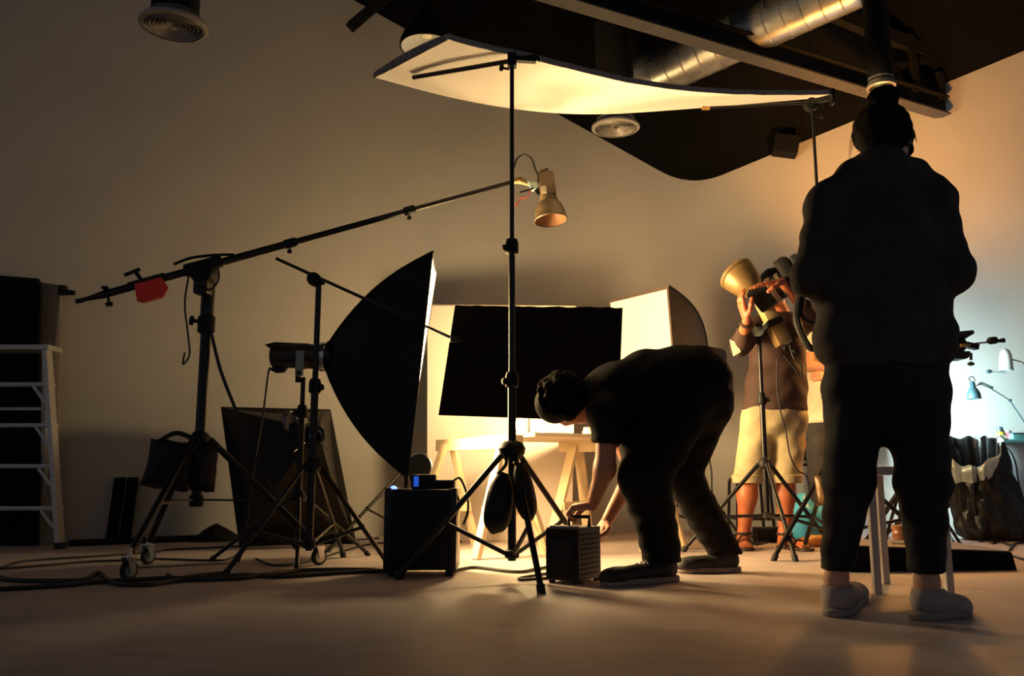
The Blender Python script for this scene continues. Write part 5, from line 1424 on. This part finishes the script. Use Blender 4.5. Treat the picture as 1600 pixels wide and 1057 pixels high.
# added cool lamp, unseen behind the woman, brightening the wall -----------------------------
wl0 = V(at(1438, 700, 6.60).x, 6.60, 0)
we = empty('added_cool_lamp', wl0, 'added tube lamp, unseen behind the standing woman, whitening the wall', 'lamp')
zc_ = at(1438, 640, 6.60).z
wn_ = V(.80, .60, 0).normalized(); wx = V(wn_.y, -wn_.x, 0).normalized()
Rw = Matrix((wx, wn_, wx.cross(wn_))).transposed()
MB().box(wl0 + Z * zc_ - wn_ * .03, (.24, .05, .56), Rw, .008).build('housing', 'black_plastic', we)
for i in range(3):
    o = wl0 + Z * (zc_ - .25) + wx * (-.075 + .075 * i) + wn_ * .015
    MB().tube(o, o + Z * .50, .022, n=14).build('tube', 'cool', we)
MB().box(wl0 + Z * zc_ - wx * .135 + wn_ * .06, (.006, .22, .58), Rw).build('barn_door', 'black_metal', we, smooth=False)  # added flap keeping the cool light off the left
MB().tube(wl0 - wn_ * .05 + Z * .02, wl0 - wn_ * .05 + Z * (zc_ + .1), .014, n=12).build('pole', 'black_metal', we)
for a in (20, 140, 260):
    d = V(math.cos(math.radians(a)), math.sin(math.radians(a)), 0)
    MB().tube(wl0 - wn_ * .05 + Z * .32, wl0 - wn_ * .05 + d * .26 + Z * .012, .010, n=8).build('leg', 'black_metal', we)

# added flood, unseen behind the woman, warming the upper right wall
tfb = V(at(1415, 700, 5.85).x, 5.85, 0)
tfz = at(1415, 440, 5.85).z
tf, _ = stand('added_warm_flood', 'added flood lamp, unseen behind the standing woman, warming the right wall', tfb, tfz - .12, .5, .16,
              [V(tfb.x - .22, 5.60, 0), V(tfb.x + .26, 5.72, 0), V(tfb.x - .02, 6.22, 0)], joint=.55, r=.016, rleg=.011, cat='lamp')
tfc = tfb + Z * tfz; tfd = V(.36, .30, .88).normalized()
MB().lathe(tfc - tfd * .16, tfd, [(.05, -.03), (.12, -.01), (.145, .05), (.165, .19), (.17, .20), (.163, .20)], 32, cap=False).build('housing', 'black_metal', tf)
MB().lathe(tfc - tfd * .15, tfd, [(.001, .004), (.13, 0), (.135, -.004)], 32, cap=False).build('lens', 'amber_light', tf)
MB().bar(tfc - tfd * .1 - Z * .12, tfb + Z * (tfz - .13), .05, .03).build('yoke', 'black_metal', tf, smooth=False)

# video tripod beside the woman --------------------------------------------------------
vt = V(at(1470, 740, 5.5).x, 5.5, 0)
ve, _ = stand('video_tripod', 'black video tripod head with pan handle right of the standing woman', vt, at(1475, 562, 5.5).z, at(1440, 690, 5.5).z, .28,
              [fl(1352, 852), V(vt.x - .30, 5.15, 0), V(vt.x + .0, 5.93, 0)], joint=.5, r=.022, rleg=.016, cat='tripod')
def hp(px, py): return at(px, py, 5.45)
MB().poly([hp(1470, 548), hp(1516, 549), hp(1518, 556), hp(1510, 561), hp(1470, 560)], (0, .12, 0)).build('head_base', 'black_plastic', ve, smooth=False)
MB().poly([hp(1489, 528), hp(1506, 527), hp(1512, 536), hp(1508, 548), hp(1490, 548)], (0, .11, 0)).build('tilt_block', 'black_plastic', ve, smooth=False)
MB().poly([hp(1482, 520), hp(1521, 516), hp(1523, 521), hp(1508, 530), hp(1499, 534), hp(1488, 530), hp(1482, 526)], (0, .10, 0)).build('camera_plate', 'black_metal', ve, smooth=False)
MB().bar(hp(1508, 539), hp(1527, 543), .05, .035).build('side_block', 'black_plastic', ve, smooth=False)
MB().box(hp(1506, 541) - Y * .02, (.06, .03, .02), None, .004).build('brass_lever', 'gold', ve)
MB().tube(hp(1517, 552), hp(1517, 563), .010, n=8).build('drag_screw', 'black_metal', ve)
MB().lathe(hp(1517, 569) - Y * .0, Z, [(.006, -.012), (.02, -.008), (.022, .004), (.008, .014)], 14).build('drag_knob', 'black_plastic', ve)
MB().tube(hp(1524, 537), hp(1546, 535), .006, n=8).build('pan_rod', 'chrome', ve)
MB().path([hp(1543, 534), hp(1546, 533), hp(1556, 532), hp(1560, 533), hp(1569, 532)], [.012, .024, .024, .010, .016], 12).build('pan_grip', 'black_plastic', ve)

# work bench, lamps and bag by the right wall --------------------------------------------
bz = at(1580, 690, 6.62).z
bx0, bx1 = at(1556, 690, 6.62).x, at(1760, 690, 6.62).x
wb = empty('work_bench', V((bx0 + bx1) / 2, 6.76, 0), 'white work bench at the right edge, behind the bin bag', 'bench')
MB().box(((bx0 + bx1) / 2, 6.75, bz), (bx1 - bx0, .36, .03), None, .004).build('bench_top', 'teal', wb)
MB().box((bx0 + .14, 6.76, bz / 2), (.22, .28, bz - .03), None, .004).build('drawer_unit', 'bench_white', wb)
MB().box((bx1 - .15, 6.76, bz / 2), (.03, .30, bz - .03)).build('end_panel', 'bench_white', wb, smooth=False)
def on_bench(px, D=6.68):
    p = at(px, 680, D); p.z = bz + .016; return p
p = on_bench(1563)
yb = empty('yellow_bottle', p, 'small yellow bottle with dark cap on the bench', 'bottle')
MB().lathe(p, Z, [(.026, 0), (.03, .004), (.03, .05), (.016, .062)], 18).build('bottle_body', 'yellow', yb)
MB().lathe(p + Z * .06, Z, [(.016, 0), (.024, .004), (.022, .036), (.01, .04)], 16).build('cap', 'lamp_teal', yb)
p = on_bench(1574)
pkk = empty('pink_tub', p, 'small pink tub beside the yellow bottle', 'tub')
MB().lathe(p, Z, [(.024, 0), (.03, .004), (.03, .056), (.026, .06)], 18).build('tub_body', 'pink', pkk)
MB().lathe(p + Z * .058, Z, [(.031, 0), (.031, .01), (.02, .012)], 18).build('lid', 'bench_white', pkk)
p = on_bench(1590, 6.66)
tbx = empty('teal_box', p, 'flat teal box lying at the bench edge', 'box')
MB().box(p + Z * .02, (.14, .12, .04), None, .004).build('box_body', 'teal', tbx)
MB().box(p + Z * .044, (.145, .125, .012), None, .003).build('lid', 'lamp_teal', tbx)
# dark desk lamp
dl_ = empty('desk_lamp', on_bench(1612, 6.8), 'dark teal desk lamp with jointed arm against the bright wall', 'lamp')
def dp(px, py): return at(px, py, 6.72)
ls = dp(1522, 624)
MB().lathe(ls, (-.03, .0, 1), [(.052, 0), (.055, .004), (.052, .02), (.05, .045), (.036, .075), (.024, .09), (.02, .13), (.012, .14)], 28, cap=False).build('shade', 'lamp_teal', dl_)
MB().lathe(ls + Z * .012, Z, [(.001, 0), (.02, .008), (.026, .03), (.012, .06)], 16).build('bulb', 'jar', dl_)
MB().path(spline([dp(1520, 600), dp(1514, 592), dp(1520, 589), dp(1524, 596)], 6), .004, 6).build('cord_loop', 'cable', dl_)
for a, b in (((1526, 603), (1532, 600)), ((1532, 600), (1548, 607)), ((1534, 598), (1550, 605)), ((1548, 607), (1578, 626)), ((1578, 626), (1611, 676))):
    MB().tube(dp(*a), dp(*b), .005, n=8).build('arm_rod', 'lamp_teal', dl_)
for q in ((1532, 600), (1549, 606), (1578, 626)):
    MB().lathe(dp(*q) - Y * .012, (0, 1, 0), [(.004, 0), (.011, .002), (.011, .022), (.004, .024)], 12).build('arm_joint', 'lamp_teal', dl_)
MB().lathe(on_bench(1612, 6.72), Z, [(.05, 0), (.055, .004), (.05, .02), (.02, .026)], 24).build('base', 'lamp_teal', dl_)
# pale desk lamp further right
pl_ = empty('pale_desk_lamp', on_bench(1660, 6.85), 'pale grey desk lamp with raised arm at the right edge', 'lamp')
def dq(px, py): return at(px, py, 6.82)
MB().lathe(dq(1572, 580), (.05, 0, 1), [(.05, 0), (.055, .005), (.05, .06), (.045, .13), (.03, .17), (.015, .18)], 24, cap=False).build('shade', 'lamp_pale', pl_)
for a, b in (((1574, 560), (1596, 566)), ((1596, 566), (1640, 610)), ((1640, 610), (1655, 676)), ((1545, 581), (1572, 584))):
    MB().tube(dq(*a), dq(*b), .007, n=8).build('arm_rod', 'lamp_pale', pl_)
MB().lathe(dq(1545, 581) - Y * .02, (0, 1, 0), [(.006, 0), (.016, .003), (.016, .03), (.006, .033)], 12).build('arm_joint', 'lamp_teal', pl_)
MB().lathe(on_bench(1655, 6.82), Z, [(.055, 0), (.06, .004), (.05, .02), (.02, .026)], 24).build('base', 'lamp_pale', pl_)
# bin bag with folded-over silver lining
Db = 6.38
bb = empty('bin_bag', V(at(1545, 800, Db).x, Db, 0), 'big black bin bag with its silver-lined mouth folded over', 'bag')
def bag_ring(c, rx, ry, seed, amp, n=40):
    out = []
    for i in range(n):
        a = 2 * math.pi * i / n
        k_ = 1 + amp * (math.sin(5 * a + seed) * .5 + math.sin(9 * a + seed * 2.3) * .35 + math.sin(14 * a - seed) * .2)
        out.append(c + V(math.cos(a) * rx * k_, math.sin(a) * ry * k_, 0))
    return out
zb = at(1520, 683, Db).z
cxb = at(1548, 800, Db).x
def mouth(a):                                                  # height of the mouth all round: low at the front left
    fx_, fy_ = math.cos(a), math.sin(a)
    return -.27 * max(0.0, (-fy_ * .75 - fx_ * .45)) ** 1.3
rings = []
lev = [(0, .215, .15), (.03, .25, .17), (.14, .262, .18), (.3, .245, .17), (.45, .225, .165), (.58, .205, .165), (1.0, .195, .16)]
NB = 72
def crease(a, t): return .016 * math.sin(6 * a + 3 * t) * math.cos(9 * t + 2 * a) + .010 * math.sin(13 * a - 8 * t) + .008 * abs(math.sin(9 * a + 11 * t)) + .006 * math.sin(23 * a + 5 * t)
for j in range(25):
    t = j / 24
    rx = float(np.interp(t, [q[0] for q in lev], [q[1] for q in lev])); ry = float(np.interp(t, [q[0] for q in lev], [q[2] for q in lev]))
    c = V(lerp(cxb + .02, at(1520, 690, Db).x, t), Db, 0)
    r_ = []
    for i in range(NB):
        a = 2 * math.pi * i / NB
        g = crease(a, t) * (1 if j > 0 else .3)
        top = zb + mouth(a)
        r_.append(c + V(math.cos(a) * (rx + g), math.sin(a) * (ry + g), max(.004, t * top + (.012 * math.sin(11 * a) if j == 24 else 0))))
    rings.append(r_ + [r_[0]])
MB().grid(rings, None).build('bag_wall', 'bag', bb)
MB().add(rings[0][:-1], [tuple(range(NB))]).build('bag_bottom', 'bag', bb)
lip = rings[-1]; cl_ = sum(lip[:-1], Vector()) / NB
inner = [[p for p in lip], [lerp(p, V(cl_.x, cl_.y, p.z), .06) - Z * .12 for p in lip], [lerp(p, V(cl_.x, cl_.y, p.z), .10) - Z * .35 * (1 if p.z > .5 else .7) for p in lip]]
MB().grid(inner).build('inner_lining', 'bag', bb)
cuff = []
for t in (0, .15, .5, 1.0):
    row = []
    for i, p in enumerate(lip):
        a = 2 * math.pi * i / NB
        L = .03 + .03 * math.sin(4 * a + 1) + .02 * math.sin(11 * a) + .13 * max(0, -math.cos(a) * .8 - math.sin(a) * .5)
        o = (V(p.x, p.y, 0) - V(cl_.x, cl_.y, 0)).normalized()
        row.append(p + o * (.018 * math.sin(math.pi * min(1, t * 1.5 + .1)) + .012 + .01 * t * math.sin(7 * a)) - Z * L * t + Z * .006)
    cuff.append(row)
MB().grid(cuff, None).build('folded_cuff', 'silver_film', bb)
# cable hooks and right hand cables
for i, (pts, lab) in enumerate((([(1478, 824), (1484, 836), (1490, 848)], 'short black cable end on the floor left of the bin bag'),
        ([(1532, 848), (1545, 846), (1552, 851), (1562, 846), (1572, 852), (1582, 855)], 'curly dark cable on the bright floor in front of the bin bag'),
        ([(1578, 862), (1586, 852), (1600, 850), (1625, 856)], 'black cable leaving the frame above the plinth end'),
        ([(1584, 872), (1600, 877), (1625, 880)], 'black cable leaving the frame below the plinth end'))):
    tag(MB().path(spline([fl(*q) + Z * .008 for q in pts], 8), .008, 8).build('floor_cable', 'cable'), lab, 'cable', 'floor cables')
tag(MB().path(spline([at(1568, 695, 6.5), at(1580, 708, 6.45), at(1587, 725, 6.42), at(1590, 745, 6.4), at(1595, 775, 6.4), fl(1600, 838)], 8), .006, 8).build('bench_cable', 'cable'), 'thin black cable drooping from the bench beside the bin bag', 'cable')

# ----------------------------------------------------------------- floor cables on the left
runs = [([(0, 890), (40, 879), (140, 872), (240, 865), (265, 861), (370, 856), (430, 853), (520, 848), (592, 843)], 'long thin cable, farthest back on the left floor', .006),
        ([(-20, 893), (70, 886), (140, 880), (200, 878), (240, 876), (320, 878), (356, 876), (380, 862)], 'thin cable running past the boom stand casters', .006),
        ([(-10, 903), (20, 911), (100, 912), (132, 909), (153, 899), (166, 910), (186, 917), (232, 918), (282, 911), (370, 908), (430, 900), (480, 895), (560, 894), (605, 897)], 'thick cable with a kinked loop left of the front caster', .010),
        ([(-20, 926), (40, 923), (90, 920), (150, 914), (200, 911), (255, 908), (300, 908), (380, 903), (440, 905), (520, 900), (600, 896)], 'thick cable nearest the camera on the left floor', .010),
        ([(70, 916), (110, 913), (160, 913), (100, 917)], 'small flattened loop of cable on the far left floor', .009),
        ([(262, 902), (275, 908), (300, 904), (340, 900), (352, 899)], 'short cable curl beside the grip stand foot', .009),
        ([(708, 895), (742, 890), (784, 895), (814, 897), (836, 893), (853, 890)], 'black cable running from the black box to the power pack', .008),
        ([(857, 899), (815, 906), (814, 909), (835, 908), (858, 907)], 'small looped cable in front of the power pack', .007),
        ([(400, 876), (430, 886), (480, 880), (540, 862), (580, 852), (604, 850)], 'thin cable curving under the leaning softbox', .006)]
for pts, lab, r_ in runs:
    tag(MB().path(spline([fl(*q) + Z * (r_ + .001) for q in pts], 8), r_, 8).build('floor_cable', 'cable'), lab, 'cable', 'floor cables')
